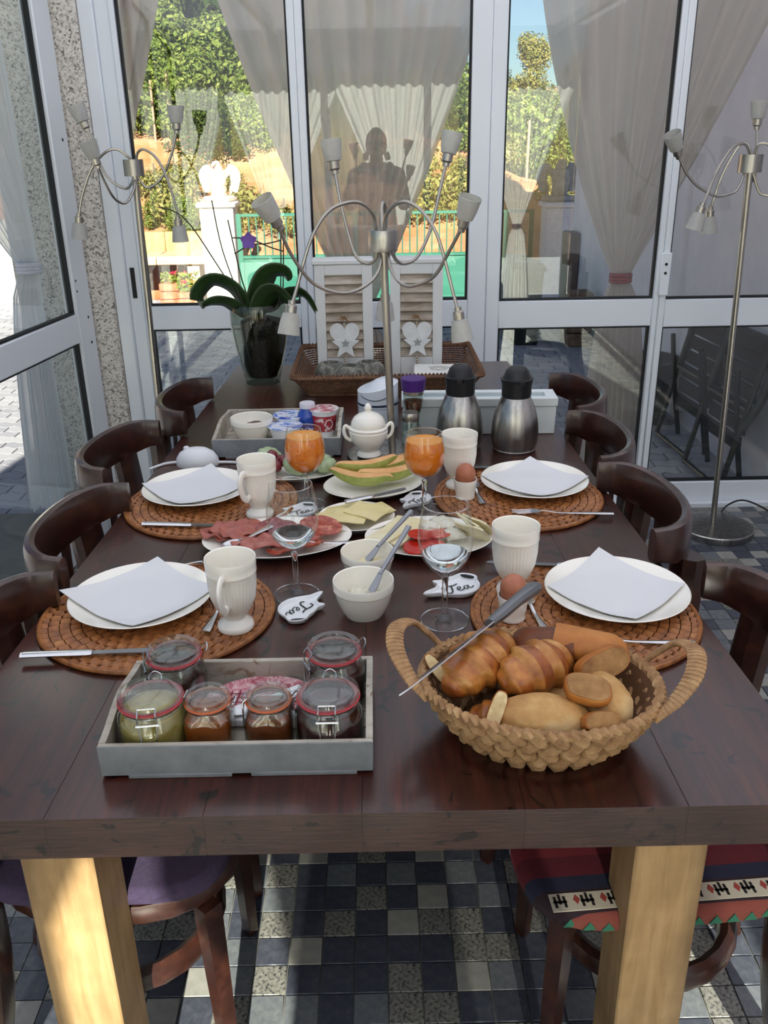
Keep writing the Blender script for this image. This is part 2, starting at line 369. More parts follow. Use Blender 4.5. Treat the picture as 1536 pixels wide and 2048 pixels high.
# ---- house on the right outside, its kerb, and an unseen slab added for shade by the gate
hw = struct(B().box((1.76, 3.72, -.1), (2.2, 8.1, 4.2)).build('wall_house', PLASTER))
bx('plinth', (1.42, 5.2, -.03), (1.755, 8.6, .02), mottled('kerb_stone', [(.3, '8a8a92'), (.7, 'a5a3a8')], 20), hw, .006)
bx('corner_pilaster', (1.66, 7.75, .021), (1.7595, 8.05, .80), mottled('brown_pilaster', [(.3, '6a5a52'), (.7, '85746a')], 12), hw, .01)
st = B()
for k in range(4): st.box((1.50, 6.86 + k % 2 * .01, .02 + k * .105), (1.70, 7.1, .12 + k * .105), .012)
st.build('pier_stone', mottled('rough_brown_stone', [(.3, '5b4638'), (.7, '8d7159')], 14, bumpy=.6), hw)
E_ = struct(B().box((1.45, 3.8, 2.95), (2.4, 8.6, 3.05), .01).build('shade_roof', plain('shade_roof_wood', '8b8078', .7)))  # out of view, added to shade the right gate post and bins

# ---- curtains hanging outside the glass and along the rear windows
SHEER = sheer('outdoor_curtain_cloth', 'ddd2cd', .45, .06)
SHEERW = sheer('white_curtain_cloth', 'fbfcff', .5, .12)
SHEERB = sheer('rear_curtain_cloth', 'fdfcfa', .94, .10)
RED = mottled('red_tie_beads', [(.3, '6d1a22'), (.7, 'a03038')], 200, rough=.6); LACE = mottled('lace_band', [(.3, 'cfc9d8'), (.7, 'efeaf4')], 150, bumpy=.5)
def curtain(name, label, P, ztop, tie, zt, fl, fr, hem, flare, mat, tiem, axis='x', nu=54, n_pl=9, group=None, ph=0):
    """P = coordinate of its plane, tie = place of the tie along the plane; fl, fr give half widths by height above the tie"""
    root = thing(name, label, 'curtain', group=group)
    zs = [ztop - (ztop - zt) * k / 16 for k in range(17)] + [zt - (zt - hem) * k / 9 for k in range(1, 10)]
    def pt(a, off, z): return Vector((a, P + off, z)) if axis == 'x' else Vector((P + off, a, z))
    def fn(u, v):
        k = min(int(round(v * (len(zs) - 1))), len(zs) - 1); z = zs[k]
        if z >= zt: h = z - zt; l, r = fl(h), fr(h); amp = .010 + .022 * min(1, h / .9)
        else: t = (zt - z) / (zt - hem); q = t ** .45; l = .035 + (flare[0] - .035) * q; r = .035 + (flare[1] - .035) * q; amp = .012 + .028 * t
        a = tie - l + (l + r) * u
        return pt(a, amp * math.sin(2 * PI * n_pl * u + ph) + amp * .5 * math.sin(2 * PI * (n_pl * .37) * u + 1 + z * .7), z)
    B().grid(nu, len(zs) - 1, fn).build('cloth', mat, root, keep=True, ang=180)
    c = pt(tie, 0, zt); ex = (1, 0, 0) if axis == 'x' else (0, 1, 0); ey = (0, 1, 0) if axis == 'x' else (1, 0, 0)
    t = B()
    for dz in (-.013, 0, .013): t.tube([c + Vector(ex) * (.043 * math.cos(a)) + Vector(ey) * (.032 * math.sin(a)) + Vector((0, 0, dz)) for a in [2 * PI * q / 18 for q in range(18)]], .0085, 6, closed=True)
    t.build('tie_band', tiem, root); return root
curtain('curtain', 'grey sheer curtain hanging behind the middle window, gathered to a V', 3.86, 2.44, -.06, .84, lambda h: .035 + .50 * h - .075 * h * h, lambda h: .035 + .48 * h - .07 * h * h, .05, (.17, .17), SHEER, RED)
curtain('curtain', 'grey sheer curtain tied with a red band beside the house wall', 3.86, 2.44, 1.06, .97, lambda h: .035 + .46 * h - .12 * h * h, lambda h: .035 + .52 * h - .04 * h * h, .05, (.13, .19), SHEER, RED, ph=1)
curtain('curtain', 'grey sheer curtain behind the left window beside the granite pillar', 3.90, 2.44, -1.25, .97, lambda h: .035 + .2 * h, lambda h: .035 + .42 * h - .05 * h * h, .05, (.1, .1), SHEER, RED, ph=2)
curtain('curtain', 'bright white curtain with lace tie outside the left glass door', 3.47, 2.44, -1.325, 1.10, lambda h: .04 + .65 * h - .1 * h * h, lambda h: .04, .11, (.17, .03), SHEERW, LACE)
for x, l, r, lab in ((-1.75, .38, .42, 'white curtain by the left corner of the rear windows, seen mirrored in glass'), (-.93, .46, .65, 'white curtain mirrored in the glass left of the photographer'), (.24, .61, .57, 'white curtain directly behind the photographer, mirrored in the middle window'), (1.38, .58, .5, 'white curtain mirrored in the glass right of the photographer')):
    curtain('curtain', lab, YB + (.07 if x < -1 or 0 < x < 1 else .15), 2.16, x, .78, lambda h, l=l: .035 + l * (h / 1.38), lambda h, r=r: .035 + r * (h / 1.38), .06, (.14, .14), SHEERB, LACE, n_pl=11, ph=x)

# ================================================================ TABLE AND CHAIRS
TZ = .76
tb = thing('dining_table', 'long dark red-brown plank dining table on pale oak legs', 'table', (0, 2.0, 0))
def tloc(o): o.matrix_parent_inverse = tb.matrix_basis.inverted(); return o
cuts = [0, .17, .335, .5, .67, .84, 1.0]
def edgeL(y): return -.617 + (y - .84) * (.617 - .520) / 2.4
def edgeR(y): return .560 + (y - .84) * (.490 - .560) / 2.4
for k in range(6):
    def ex(y, f): return edgeL(y) + (edgeR(y) - edgeL(y)) * f
    g = .00012; y0, y1 = .842, 3.235
    q = [(ex(y0, cuts[k]) + g, y0), (ex(y0, cuts[k + 1]) - g, y0), (ex(y1, cuts[k + 1]) - g, y1), (ex(y1, cuts[k]) + g, y1)]
    bb = B(); c = .0004
    def ins(q, d): return [(q[0][0] + d, q[0][1] + d), (q[1][0] - d, q[1][1] + d), (q[2][0] - d, q[2][1] - d), (q[3][0] + d, q[3][1] - d)]
    rr = [[Vector((x, y, z)) for x, y in p] for p, z in ((ins(q, c), .698), (q, .701), (q, TZ - c), (ins(q, c), TZ))]
    bb.loft(rr)
    for f in bb.bm.faces:
        n = f.normal if f.normal.length else Vector((0, 0, 1)); f.normal_update()
        if abs(f.normal.y) > .8: f.material_index = 1
    o = bb.build('plank', [TW, TE], tb); tloc(o)
tloc(bx('apron', (-.42, .865, .683), (.36, .895, .6975), plain('orange_batten', '9a5b34', .6), tb)); tloc(bx('apron', (-.42, 3.1, .64), (.36, 3.13, .6975), OAK, tb))
for x0, y0 in ((-.487, .898), (.334, .898), (-.44, 3.0), (.30, 3.0)): tloc(bx('leg', (x0, y0, 0), (x0 + .097, y0 + .1, .6975), OAK, tb, .003))

# ---- chairs: local +x faces the table
def make_chair(label, wm=CW):
    r = thing('dining_chair', label, 'chair', group='curved-back wooden chairs along the table')
    ri = []
    def seat_out(k, s=1): 
        a = 2 * PI * k / 28; c, q = math.cos(a), math.sin(a); n = 2.6
        return (.205 * s * math.copysign(abs(c) ** (2 / n), c), (.195 + .012 * c) * s * math.copysign(abs(q) ** (2 / n), q))
    rings = [[Vector((*seat_out(k, s), z)) for k in range(28)] for s, z in ((.90, .405), (.97, .407), (1, .415), (1, .440), (.985, .446), (.9, .443), (.5, .438))]
    B().loft(rings).build('seat', wm, r)
    arc = []
    for k in range(21):
        t = -1 + 2 * k / 20; a = t * R(86); arc.append(Vector((-.120 - .110 * math.cos(a) ** .8 if abs(t) < 1 else -.120, .192 * math.sin(a), 0)))
    rings = []
    for k, p in enumerate(arc):
        t = abs(-1 + 2 * k / 20); tg = (arc[min(k + 1, 20)] - arc[max(k - 1, 0)]).normalized(); n = Vector((-tg.y, tg.x, 0))
        hgt = .100 - .032 * t ** 3; th = .014; zc = .788 + .011 * t * t
        sec = []
        for q in range(12):
            a = 2 * PI * q / 12; cs, sn = math.cos(a), math.sin(a)
            sec.append(p + n * (th * math.copysign(abs(cs) ** .6, cs)) + Vector((0, 0, zc + hgt / 2 * math.copysign(abs(sn) ** .6, sn))))
        rings.append(sec)
    rings = [[rings[0][0].lerp(v, .5) * .0 + (sum(rings[0], Vector()) / 12).lerp(v, .6) for v in rings[0]]] + rings + [[(sum(rings[-1], Vector()) / 12).lerp(v, .6) for v in rings[-1]]]
    B().loft(rings).build('backrest', wm, r)
    for s in (-1, 1):
        B().tube(smoothpath([(-.26, s * .178, 0), (-.205, s * .168, .22), (-.19, s * .165, .43), (-.205, s * .165, .62), (-.212, s * .150, .755)], 4), .5, 8, flat=(.032, .04)).build('leg', wm, r)
        B().tube([(.165, s * .155, 0), (.155, s * .155, .41)], [.8, 1.15], 4, flat=(.020, .020)).build('leg', wm, r)
        B().tube([(-.228, s * .055, .445), (-.222, s * .055, .75)], 1, 4, flat=(.007, .024)).build('slat', wm, r)
    B().tube([(.15 * math.cos(a) - .015, .15 * math.sin(a), .235) for a in [2 * PI * k / 24 for k in range(24)]], .5, 8, closed=True, flat=(.024, .017)).build('stretcher_ring', wm, r)
    return r
ch0 = make_chair('dark wooden chair with striped woven cushion at the front right table corner')
R_ = [(.44, 1.175, 178, None), (.392, 1.695, 182, 'dark wooden chair beside the far right plate with napkin'), (.40, 2.125, 180, 'dark wooden chair beside the steel thermos jugs'), (.435, 2.55, 181, 'dark wooden chair beside the end of the long white box')]
L_ = [(-.445, 1.19, 2, 'dark wooden chair with a purple seat pad at the front left corner'), (-.445, 1.615, -3, 'dark wooden chair beside the gap between the two left placemats'), (-.495, 2.09, -6, 'dark wooden chair beside the white cord dimmer, before the granite pillar'), (-.415, 2.565, -2, 'dark wooden chair beside the far grey tray on the left')]
for i, (x, y, a, lab) in enumerate(R_ + L_):
    if i == 0: ch0.location = (x, y, 0); ch0.rotation_euler.z = R(a)
    else: copy_tree(ch0, (x, y, 0), R(a), lab)
# one more chair pulled out at the near right
copy_tree(ch0, (1.12, 1.46, 0), R(183), 'reddish wooden chair cut off by the right edge of the picture')

# ---- seat pads
m, nt, b = newmat('striped_woven_cloth'); tc = N(nt, 'TexCoord'); sp = N(nt, 'SeparateXYZ'); nt.links.new(tc.outputs['Object'], sp.inputs[0])
mp = N(nt, 'MapRange'); mp.inputs[1].default_value = -.22; mp.inputs[2].default_value = .22; nt.links.new(sp.outputs['Y'], mp.inputs[0])
r_ = ramp(nt, mp.outputs[0], [(0, '7c3e34'), (.035, '2a1a22'), (.13, '1f2038'), (.19, '5a1420'), (.28, '74202a'), (.36, '8f858c'), (.375, '24382f'), (.47, '8f858c'), (.485, '6a1a24'), (.60, '8f858c'), (.612, '7a222c'), (.72, '8f858c'), (.732, '5a1520')])
for e in r_.node.color_ramp.elements: pass
r_.node.color_ramp.interpolation = 'CONSTANT'; nt.links.new(r_, b.inputs['Base Color']); b.inputs['Roughness'].default_value = .95; bump(nt, b, noise_fac(nt, coords(nt), 350), .6); STRIPE = m
def pad(label, loc, rz, mat, w=.215, name='seat_cushion'):
    def fn(k, s): 
        a = 2 * PI * k / 32; c, q = math.cos(a), math.sin(a); n = 4.5
        return (w * s * math.copysign(abs(c) ** (2 / n), c), w * s * math.copysign(abs(q) ** (2 / n), q))
    rings = [[Vector((*fn(k, s), z)) for k in range(32)] for s, z in ((.9, 0), (.97, .004), (1.02, .012), (1.02, .026), (.985, .0355), (.95, .038), (.4, .0382))]
    return rings
cu = thing('seat_cushion', 'red and blue striped woven cushion with a patterned border on the front right chair', 'cushion', (.412, 1.150, .448), R(4))
B().loft(pad('', 0, 0, 0)).build('cover', STRIPE, cu)
# the woven border along the near side: a light band with black figures, then green triangles
WB = plain('border_cream', 'c4b9a6', .95); bk = plain('border_black', '191618', .95); gn = plain('border_green', '2f6a52', .95); rd = plain('border_red', '9a4038', .95)
def zc(y): return .0345
bd = B(); W_ = .2
bd.box((-.186, -.200, .0375), (.186, -.168, .0392)); bd.build('woven_border', WB, cu)
fg = B(); fr_ = B(); tr = B(); rg = random.Random(3)
for k in range(9):
    x = -.180 + k * .0405
    for q in range(3): fg.box((x + q * .007 - .001, -.194 + (q % 2) * .006, .0393), (x + q * .007 + .003, -.174 + (q % 2) * .004, .0399))
    fg.box((x - .002, -.186, .0393), (x + .018, -.182, .0399))
    fr_.prism([(x + .028, -.181), (x + .033, -.190), (x + .038, -.181), (x + .033, -.172)], .0393, .0399)
for k in range(13):
    x = -.172 + k * .0265; yq = -.2193 * (1 - (abs(x + .01) / .2193) ** 4.5) ** (1 / 4.5); tr.prism([(x, 0), (x + .02, 0), (x + .01, .015)], 0, .0012, TR(0, yq, .0140) @ RX(R(90)))
stuff(fg.build('border_figures', bk, cu)); stuff(fr_.build('border_diamonds', rd, cu)); stuff(tr.build('border_triangles', gn, cu))
PURP = mottled('purple_felt', [(.3, '2a2036'), (.7, '382b46')], 120, rough=.95)
p2 = B().loft([[v * .9 for v in r] for r in pad('', 0, 0, 0)]).build('seat_cushion', PURP); p2.location = (-.445, 1.19, .448)
tag(p2, 'flat purple seat pad on the front left chair', 'cushion')

# ================================================================ TABLEWARE
RATTAN = mottled('rattan', [(.3, '6e4020'), (.55, '9c6233'), (.8, 'b98147')], 60, 4, .5, bumpy=.3)
def placemat(label, loc, rx, ry):
    r = thing('placemat', label, 'placemat', loc, group='oval rattan placemats')
    b = B(); n = 11
    for k in range(n):
        f = (k + .7) / n; seg = max(20, int(130 * f)); pts = []
        for q in range(seg):
            a = 2 * PI * q / seg; d = 1 + .0 * q; z = .0042 + .0019 * (1 if (q + k) % 2 else -1)
            pts.append((rx * f * math.cos(a) * d, ry * f * math.sin(a) * d, z))
        b.tube(pts, .0, 6, closed=True, flat=(.0026, rx / n * .52), up=(0, 0, 1))
    b.build('woven_rings', RATTAN, r)
    B().tube([(rx * math.cos(a), ry * math.sin(a), .005) for a in [2 * PI * q / 64 for q in range(64)]], .0047, 8, closed=True).build('rim', RATTAN, r)
    B().lathe([(0, .0004), (.985, .0004), (.985, .0022), (0, .0022)], 48, Matrix.Diagonal((rx, ry, 1, 1))).build('backing', plain('mat_backing', '5a3418', .8), r)
    return r
placemat('oval rattan placemat at the front left place, knife across its edge', (-.388, 1.343, TZ), .198, .187)
placemat('oval rattan placemat at the back left place by the cord dimmer', (-.382, 1.858, TZ), .191, .20)
placemat('oval rattan placemat at the front right place behind the bread basket', (.347, 1.312, TZ), .190, .185)
placemat('oval rattan placemat at the back right place by the thermos jugs', (.318, 1.862, TZ), .188, .195)
PLP = [(0, .004), (.055, .004), (.07, .006), (.075, .0), (.08, .001), (.10, .010), (.124, .0185), (.1255, .0200), (.124, .0213), (.1, .0135), (.083, .0072), (.07, .0075), (0, .0065)]
def plate(label, loc, s=1): 
    o = B().lathe([(r * s, z) for r, z in PLP], 56).build('dinner_plate', CREAM, None, loc); return tag(o, label, 'plate', 'cream dinner plates at the four places')
PLATES = [(-.424, 1.376, 'front left'), (-.424, 1.906, 'back left'), (.415, 1.364, 'front right'), (.364, 1.914, 'back right')]
MZ = TZ + .0078
rn = random.Random(5)
NAP = [((0, .132), (.134, .006), (.018, -.125), (-.142, -.004)), ((.012, .132), (.112, -.002), (-.02, -.118), (-.128, .004)), ((.002, .142), (.120, .0), (.0, -.120), (-.122, .0)), ((.012, .132), (.125, -.010), (-.002, -.116), (-.122, .016))]
for (x, y, w), q in zip(PLATES, NAP):
    plate('cream ribbed-rim dinner plate under a paper napkin at the %s place' % w, (x, y, MZ))
    def fn(u, v, q=q):
        a = Vector((*q[3], 0)).lerp(Vector((*q[0], 0)), u); b_ = Vector((*q[2], 0)).lerp(Vector((*q[1], 0)), u); p = a.lerp(b_, v); r = p.length
        z = .0095 + max(0, r - .078) * .30 + .002 * nz((p.x + x, p.y, 0), 18) + .0016
        if r < .078: z = max(z, .0098)
        return Vector((p.x, p.y, max(z, .0095 + max(0, r - .080) * .245)))
    o = B().slab(16, 16, fn, .0012).build('napkin', PAPER, None, (x, y, MZ + .0012)); tag(o, 'white square paper napkin lying diagonally on the %s plate' % w, 'napkin', 'paper napkins on the plates')
    o2 = None
RIBC = lambda amp, n: (lambda r, z, a: r)
def ribs(lo, hi, n, amp): return lambda r, z, a: r * (1 - amp * (.5 + .5 * math.cos(n * a)) * (1 if lo < z < hi else 0))
def mug(label, loc, rz):
    r = thing('footed_mug', label, 'mug', loc, rz, 'tall cream footed mugs')
    pr = [(0, .004), (.030, .0), (.031, .004), (.029, .010), (.0205, .016), (.0185, .020), (.022, .026), (.031, .040), (.0375, .058), (.0405, .080), (.041, .102), (.0411, .1035), (.0418, .105), (.0418, .1075), (.0411, .109), (.042, .118), (.0425, .127), (.0418, .130), (.040, .1285), (.039, .118), (.0378, .09), (.034, .06), (.027, .042), (.015, .034), (0, .032)]
    B().lathe(pr, 120, fn=lambda R_, z, a: R_ * (1 - (.028 * (.5 + .5 * math.cos(40 * a)) if (.028 < z < .1032 and R_ > .0215 and not (R_ in (.0378, .034, .027))) else 0))).build('cup', CREAM, r)
    B().tube(smoothpath([(.0405, 0, .108), (.056, 0, .112), (.066, 0, .100), (.066, 0, .082), (.058, 0, .062), (.046, 0, .052), (.036, 0, .055)], 5), 1, 10, flat=(.0048, .0075), up=(0, 1, 0)).build('handle', CREAM, r)
    return r
mug('tall cream footed mug on the front left placemat, handle towards viewer', (-.245, 1.287, MZ), R(-98))
mug('tall cream footed mug on the back left placemat beside the fruit plate', (-.262, 1.772, MZ), R(-115))
mug('tall cream ribbed mug beside the front right egg cup, no handle showing', (.238, 1.395, MZ), R(75))
mug('tall cream ribbed mug behind the back right egg, before the thermos', (.188, 1.925, MZ), R(70))
EGG = mottled('brown_egg_shell', [(.3, 'a9644a'), (.7, 'bd7a5c')], 60, rough=.5, bumpy=.05, sss=.1)
for x, y, w in ((.222, 1.298, 'front right'), (.196, 1.852, 'back right')):
    o = B().lathe([(0, 0), (.0215, 0), (.0225, .003), (.0215, .007), (.0225, .013), (.0245, .028), (.0265, .044), (.0262, .0455), (.0245, .045), (.022, .030), (.012, .021), (0, .019)], 64, fn=lambda R_, z, a: R_ * (1 - (.02 * (.5 + .5 * math.cos(24 * a)) if .012 < z < .034 and R_ > .0222 else 0))).build('egg_cup', CREAM, None, (x, y, MZ)); tag(o, 'small cream egg cup holding an egg on the %s placemat' % w, 'egg cup', 'egg cups')
    o = B().lathe([(.0225 * math.sin(t) * (1 - .10 * math.cos(t)), -.0285 * math.cos(t)) for t in [PI * k / 14 for k in range(15)]], 28).build('boiled_egg', EGG, None, (x, y, MZ + .0530)); tag(o, 'brown boiled egg standing in the %s egg cup' % w, 'egg', 'brown boiled eggs')
# ---- glasses
def wineglass(label, loc, name, level, mat, foam=False, H=.21, s=1):
    r = thing(name, label, 'glass', loc)
    out = [(0, .0), (.034, 0), (.0345, .0012), (.028, .003), (.010, .006), (.0050, .012), (.0042, .03), (.0042, .07), (.0055, .082), (.012, .0885), (.022, .099), (.031, .113), (.0365, .130), (.0385, .148), (.0375, .168), (.034, .190), (.0315, .207)]
    inn = [(.0304, .207), (.0329, .190), (.0363, .168), (.0373, .148), (.0352, .130), (.0297, .1145), (.0205, .101), (.010, .0925), (0, .091)]
    k = H / .207; sc = lambda L: [(a * s, b * k) for a, b in L]
    B().lathe(sc(out[8:]) + sc(inn), 48).build('bowl', WG, r)
    B().lathe(sc([(.012, .0052)] + out[4:9] + [(.003, .0835), (0, .0845)]), 40).build('stem', GLASSR, r); B().lathe(sc(out[:4] + [(.0121, .0052), (0, .0053)]), 40).build('foot', WG, r); B().tube([(.0342 * s * math.cos(a), .0342 * s * math.sin(a), .0014) for a in [2 * PI * q / 40 for q in range(40)]], .0009, 6, closed=True).build('foot_rim', GLASSR, r)
    B().tube([(.0310 * s * math.cos(a), .0310 * s * math.sin(a), .2072 * k) for a in [2 * PI * q / 40 for q in range(40)]], .0009, 6, closed=True).build('rim', GLASSR, r)
    prof = [(0, .0915)] + [(a - .0004, b + .0002) for a, b in inn[::-1][1:] if b < level]
    a0, b0 = prof[-1]; nx = [p for p in inn[::-1] if p[1] >= level][0]; t = (level - b0) / (nx[1] - b0); prof.append((a0 + (nx[0] - .0004 - a0) * t, level)); prof.append((0, level - .0006))
    o = B().lathe(sc(prof), 48).build('juice' if foam else 'water', mat, r)
    if foam: B().lathe(sc([(0, level - .012), (prof[-2][0] + .00015, level - .012), (prof[-2][0] + .00015, level + .0004), (0, level + .0006)]), 40).build('froth', mottled('juice_froth', [(.3, 'e08a2e'), (.7, 'f0ab55')], 200, rough=.6, bumpy=.5), o)
    return r
JUICE = mottled('orange_juice', [(.3, 'e07008'), (.7, 'f28c18')], 90, 3, .3, bumpy=.05, sss=.25, coat=.6)
WATER = plain('water', 'f4fafa', .0, trans=1, ior=1.33)
wineglass('stemmed glass of orange juice, left of the two, behind the left mug', (-.163, 1.842, TZ), 'juice_glass', .190, JUICE, True, .180, 1.2)
wineglass('stemmed glass of orange juice, right of the two, by the melon', (.100, 1.80, TZ), 'juice_glass', .188, JUICE, True, .180, 1.2)
wineglass('stemmed water glass on the left, before the sliced ham', (-.153, 1.412, TZ), 'water_glass', .118, WATER, False, .214, 1.2)
wineglass('stemmed water glass on the right, before the tomato plate', (.108, 1.308, TZ), 'water_glass', .122, WATER, False, .214, 1.2)
# ---- tea-bag dishes shaped like teapots
INK = plain('black_lettering', '15161a', .5)
def teadish(label, loc, rz, s=1):
    r = thing('tea_bag_dish', label, 'dish', loc, rz, 'teapot shaped tea bag dishes'); P = []
    for k in range(90):
        a = 2 * PI * k / 90; dg = lambda c: abs((math.degrees(a) - c + 180) % 360 - 180)
        rr = .040 + .026 * math.exp(-(dg(0) / 9) ** 2) + .008 * math.exp(-(dg(6) / 26) ** 2) + .013 * math.exp(-(dg(-48) / 8) ** 2) + .013 * math.exp(-(dg(-140) / 30) ** 4)
        P.append((rr * math.cos(a), rr * .90 * math.sin(a)))
    def ring(f, z): return [Vector((x * f * s, y * f * s, z)) for x, y in P]
    B().loft([ring(.78, 0), ring(.9, .002), ring(1, .0095), ring(.985, .0115), ring(.94, .0105), ring(.86, .0050), ring(.5, .0042)]).build('dish', WHITEC, r)
    ha = R(-140); B().prism([(.0145 * math.cos(t), .0032 * math.sin(t)) for t in [2 * PI * k / 16 for k in range(16)]], .0068, .0100, Matrix.Scale(s, 4) @ RZ(ha) @ TR(.0435, 0, 0) @ RZ(R(90))).build('handle_slot_paint', INK, r)  # no hole cut; its dark recess is a painted black ellipse
    TM = RZ(PI)
    L = B(); z = .0058
    def stroke(pts, w=.0011): L.tube([TM @ Vector((x * s, y * s, z)) for x, y, *_ in smoothpath([(a, b, 0) for a, b in pts], 5)], 1, 6, flat=(.0003, w), up=(0, 0, 1))
    stroke([(-.030, .004), (-.028, .012), (-.018, .013), (-.006, .011), (.004, .014)], .0014); stroke([(-.010, .012), (-.013, .002), (-.018, -.010), (-.025, -.013), (-.029, -.009)], .0016)
    stroke([(-.006, -.007), (.002, -.003), (.003, .001), (-.001, .002), (-.005, -.004), (-.003, -.011), (.004, -.010), (.010, -.005)])
    stroke([(.018, -.001), (.012, .0), (.008, -.006), (.011, -.011), (.016, -.006), (.019, .001), (.018, -.009), (.024, -.009), (.028, -.005)])
    L.build('lettering', INK, r); return r
teadish('white teapot-shaped tea bag dish lettered Tea beside the front left mug', (-.145, 1.345, TZ), R(55), .95)
teadish('white teapot-shaped tea bag dish lettered Tea behind the right water glass', (.142, 1.416, TZ), R(205), 1.0)
teadish('white teapot-shaped tea bag dish beside the stem of the right juice glass', (.088, 1.846, TZ), R(235), .85)
teadish('white teapot-shaped tea bag dish seen through the left water glass', (-.172, 1.790, TZ), R(215), .9)
# ---- ribbed bowls with spreads
def bowl(name, label, loc, r0, h, mat=CREAM, rib=True):
    pr = [(0, .003), (.62, 0), (.64, .03), (.70, .12), (.86, .40), (.955, .70), (.965, .74), (.99, .76), (1.0, .97), (.985, 1.0), (.95, .98), (.93, .74), (.82, .42), (.62, .14), (0, .10)]
    o = B().lathe([(a * r0, z * h) for a, z in pr], 120, fn=lambda R_, z, a: R_ * (1 - (.02 * (.5 + .5 * math.cos(44 * a)) if rib and .05 * h < z < .735 * h and R_ / r0 in (.70, .86, .955, .64) else 0))).build(name, mat, None, loc)
    return tag(o, label, 'bowl')
bowl('ribbed_bowl', 'cream ribbed bowl of herb cream cheese, nearest of the two', (-.030, 1.338, TZ), .053, .066)
bowl('ribbed_bowl', 'cream ribbed bowl of butter behind the herb cheese bowl', (-.024, 1.468, TZ), .050, .060)
def lump(name, label, cat, loc, dim, mat, seed=0, amp=.2, fq=30, flat=True):
    bb = B(); bmesh.ops.create_icosphere(bb.bm, subdivisions=4, radius=1)
    for v in bb.bm.verts:
        d = 1 + amp * nz((v.co.x + seed, v.co.y, v.co.z), 2.2) + amp * .4 * nz((v.co.x + seed, v.co.y, v.co.z), 6); v.co = Vector((v.co.x * dim[0] * d, v.co.y * dim[1] * d, v.co.z * dim[2] * d))
        if flat and v.co.z < -dim[2] * .75: v.co.z = -dim[2] * .75
    for f in bb.bm.faces: f.smooth = True
    return tag(bb.build(name, mat, None, loc, 180), label, cat)
HERBC = mottled('herb_cream_cheese', [(.3, 'b9b79a'), (.55, 'dcd8c4'), (.8, 'e6e2d0')], 90, rough=.45, bumpy=.3)
BUTTER = mottled('butter', [(.3, 'e3d6a4'), (.7, 'efe6c0')], 60, rough=.4, bumpy=.2)
lump('cream_cheese', 'pale herb cream cheese heaped in the nearest ribbed bowl', 'cheese', (-.030, 1.345, TZ + .024), (.036, .030, .020), HERBC, 2)
lump('butter', 'pale yellow butter curls in the second ribbed bowl', 'butter', (-.026, 1.468, TZ + .022), (.033, .026, .018), BUTTER, 5, .45)
# ---- cutlery
SILVER = plain('silver_plate', 'cfd0d2', .18, 1); DARKST = plain('satin_knife_steel', '8d9094', .3, 1)
def knife(label, loc, rz, tilt=0, L=.21, name='table_knife', hm=None):
    r = thing(name, label, 'knife', loc, rz, None); r.rotation_euler = (0, tilt, rz)
    h = L * .46; B().tube(smoothpath([(-h, 0, .0042), (-h * .9, 0, .0044), (-h * .4, 0, .0040), (0, 0, .0034)], 4), [.9, 1.1] + [1] * 10 + [.8], 8, flat=(.0040, .0078), up=(0, 0, 1)).build('handle', hm or SILVER, r)
    B().prism([(0, -.0055), (L * .44, -.0075), (L * .52, -.004), (L * .54, .004), (L * .5, .0062), (0, .005)], .0026, .0042).build('blade', DARKST, r); return r
def fork(label, loc, rz, L=.19, name='fork', kind='fork'):
    r = thing(name, label, kind, loc, rz)
    s = B(); zz = lambda t: .0022 + .006 * math.exp(-((t - .28) / .12) ** 2) + (.004 * max(0, .1 - t) / .1)
    n = 22; pts = []; ww = []
    for k in range(n + 1):
        t = k / n; pts.append((L * (t - .5), 0, zz(1 - t))); ww.append(.0075 if t < .1 else .0075 - .0045 * min(1, (t - .1) / .4))
    s.tube([p for p in pts[:17]], [w / .0075 for w in ww[:17]], 8, flat=(.0016, .0078), up=(0, 0, 1)).build('handle', SILVER, r)
    x0 = pts[16][0]
    if kind == 'fork':
        s = B(); s.prism([(x0 - .002, -.003), (x0 + .010, -.010), (x0 + .022, -.0115), (x0 + .022, .0115), (x0 + .010, .010), (x0 - .002, .003)], .0045, .0062)
        for q in (-.0095, -.0032, .0032, .0095): s.tube([(x0 + .020, q, .0053), (x0 + .045, q, .0030), (x0 + .062, q * .9, .0060)], [1.5, 1.4, .6], 6, flat=(.0009, .0013), up=(0, 0, 1))
        s.build('tines', SILVER, r)
    else:
        B().slab(10, 8, lambda u, v: Vector((x0 + .045 * u, (v - .5) * 2 * .0145 * math.sqrt(max(.02, 1 - (2 * u - 1) ** 2)), .0075 - .0055 * math.sqrt(max(0, 1 - (2 * u - 1) ** 2)) * (1 - (2 * v - 1) ** 2))), .0009).build('spoon_bowl', SILVER, r)
    return r
mz2 = TZ + .0092
knife('silver table knife across the near edge of the front left placemat', (-.462, 1.205, mz2), R(2.5), L=.245)
knife('silver table knife on the near edge of the back left placemat', (-.40, 1.712, mz2), R(-5), L=.235)
fork('silver fork behind the front left plate, tips beside the mug', (-.40, 1.515, mz2), R(8), .25)
fork('silver teaspoon between the front left plate and its mug', (-.285, 1.33, mz2), R(83), .13, 'teaspoon', 'spoon')
knife('silver knife behind the front right plate, handle towards the chair', (.335, 1.486, mz2), R(172), L=.25)
fork('silver fork in front of the front right plate, behind the basket', (.405, 1.208, mz2), R(176), .19)
fork('silver teaspoon between the front right egg and plate', (.262, 1.300, mz2), R(100), .12, 'teaspoon', 'spoon')
fork('silver fork on the near edge of the back right placemat', (.398, 1.742, mz2), R(176), .215)
fork('silver teaspoon between the back right egg cup and plate', (.226, 1.862, mz2), R(96), .12, 'teaspoon', 'spoon')
knife('silver knife lying behind the back right plate', (.31, 2.035, mz2), R(178), L=.2)
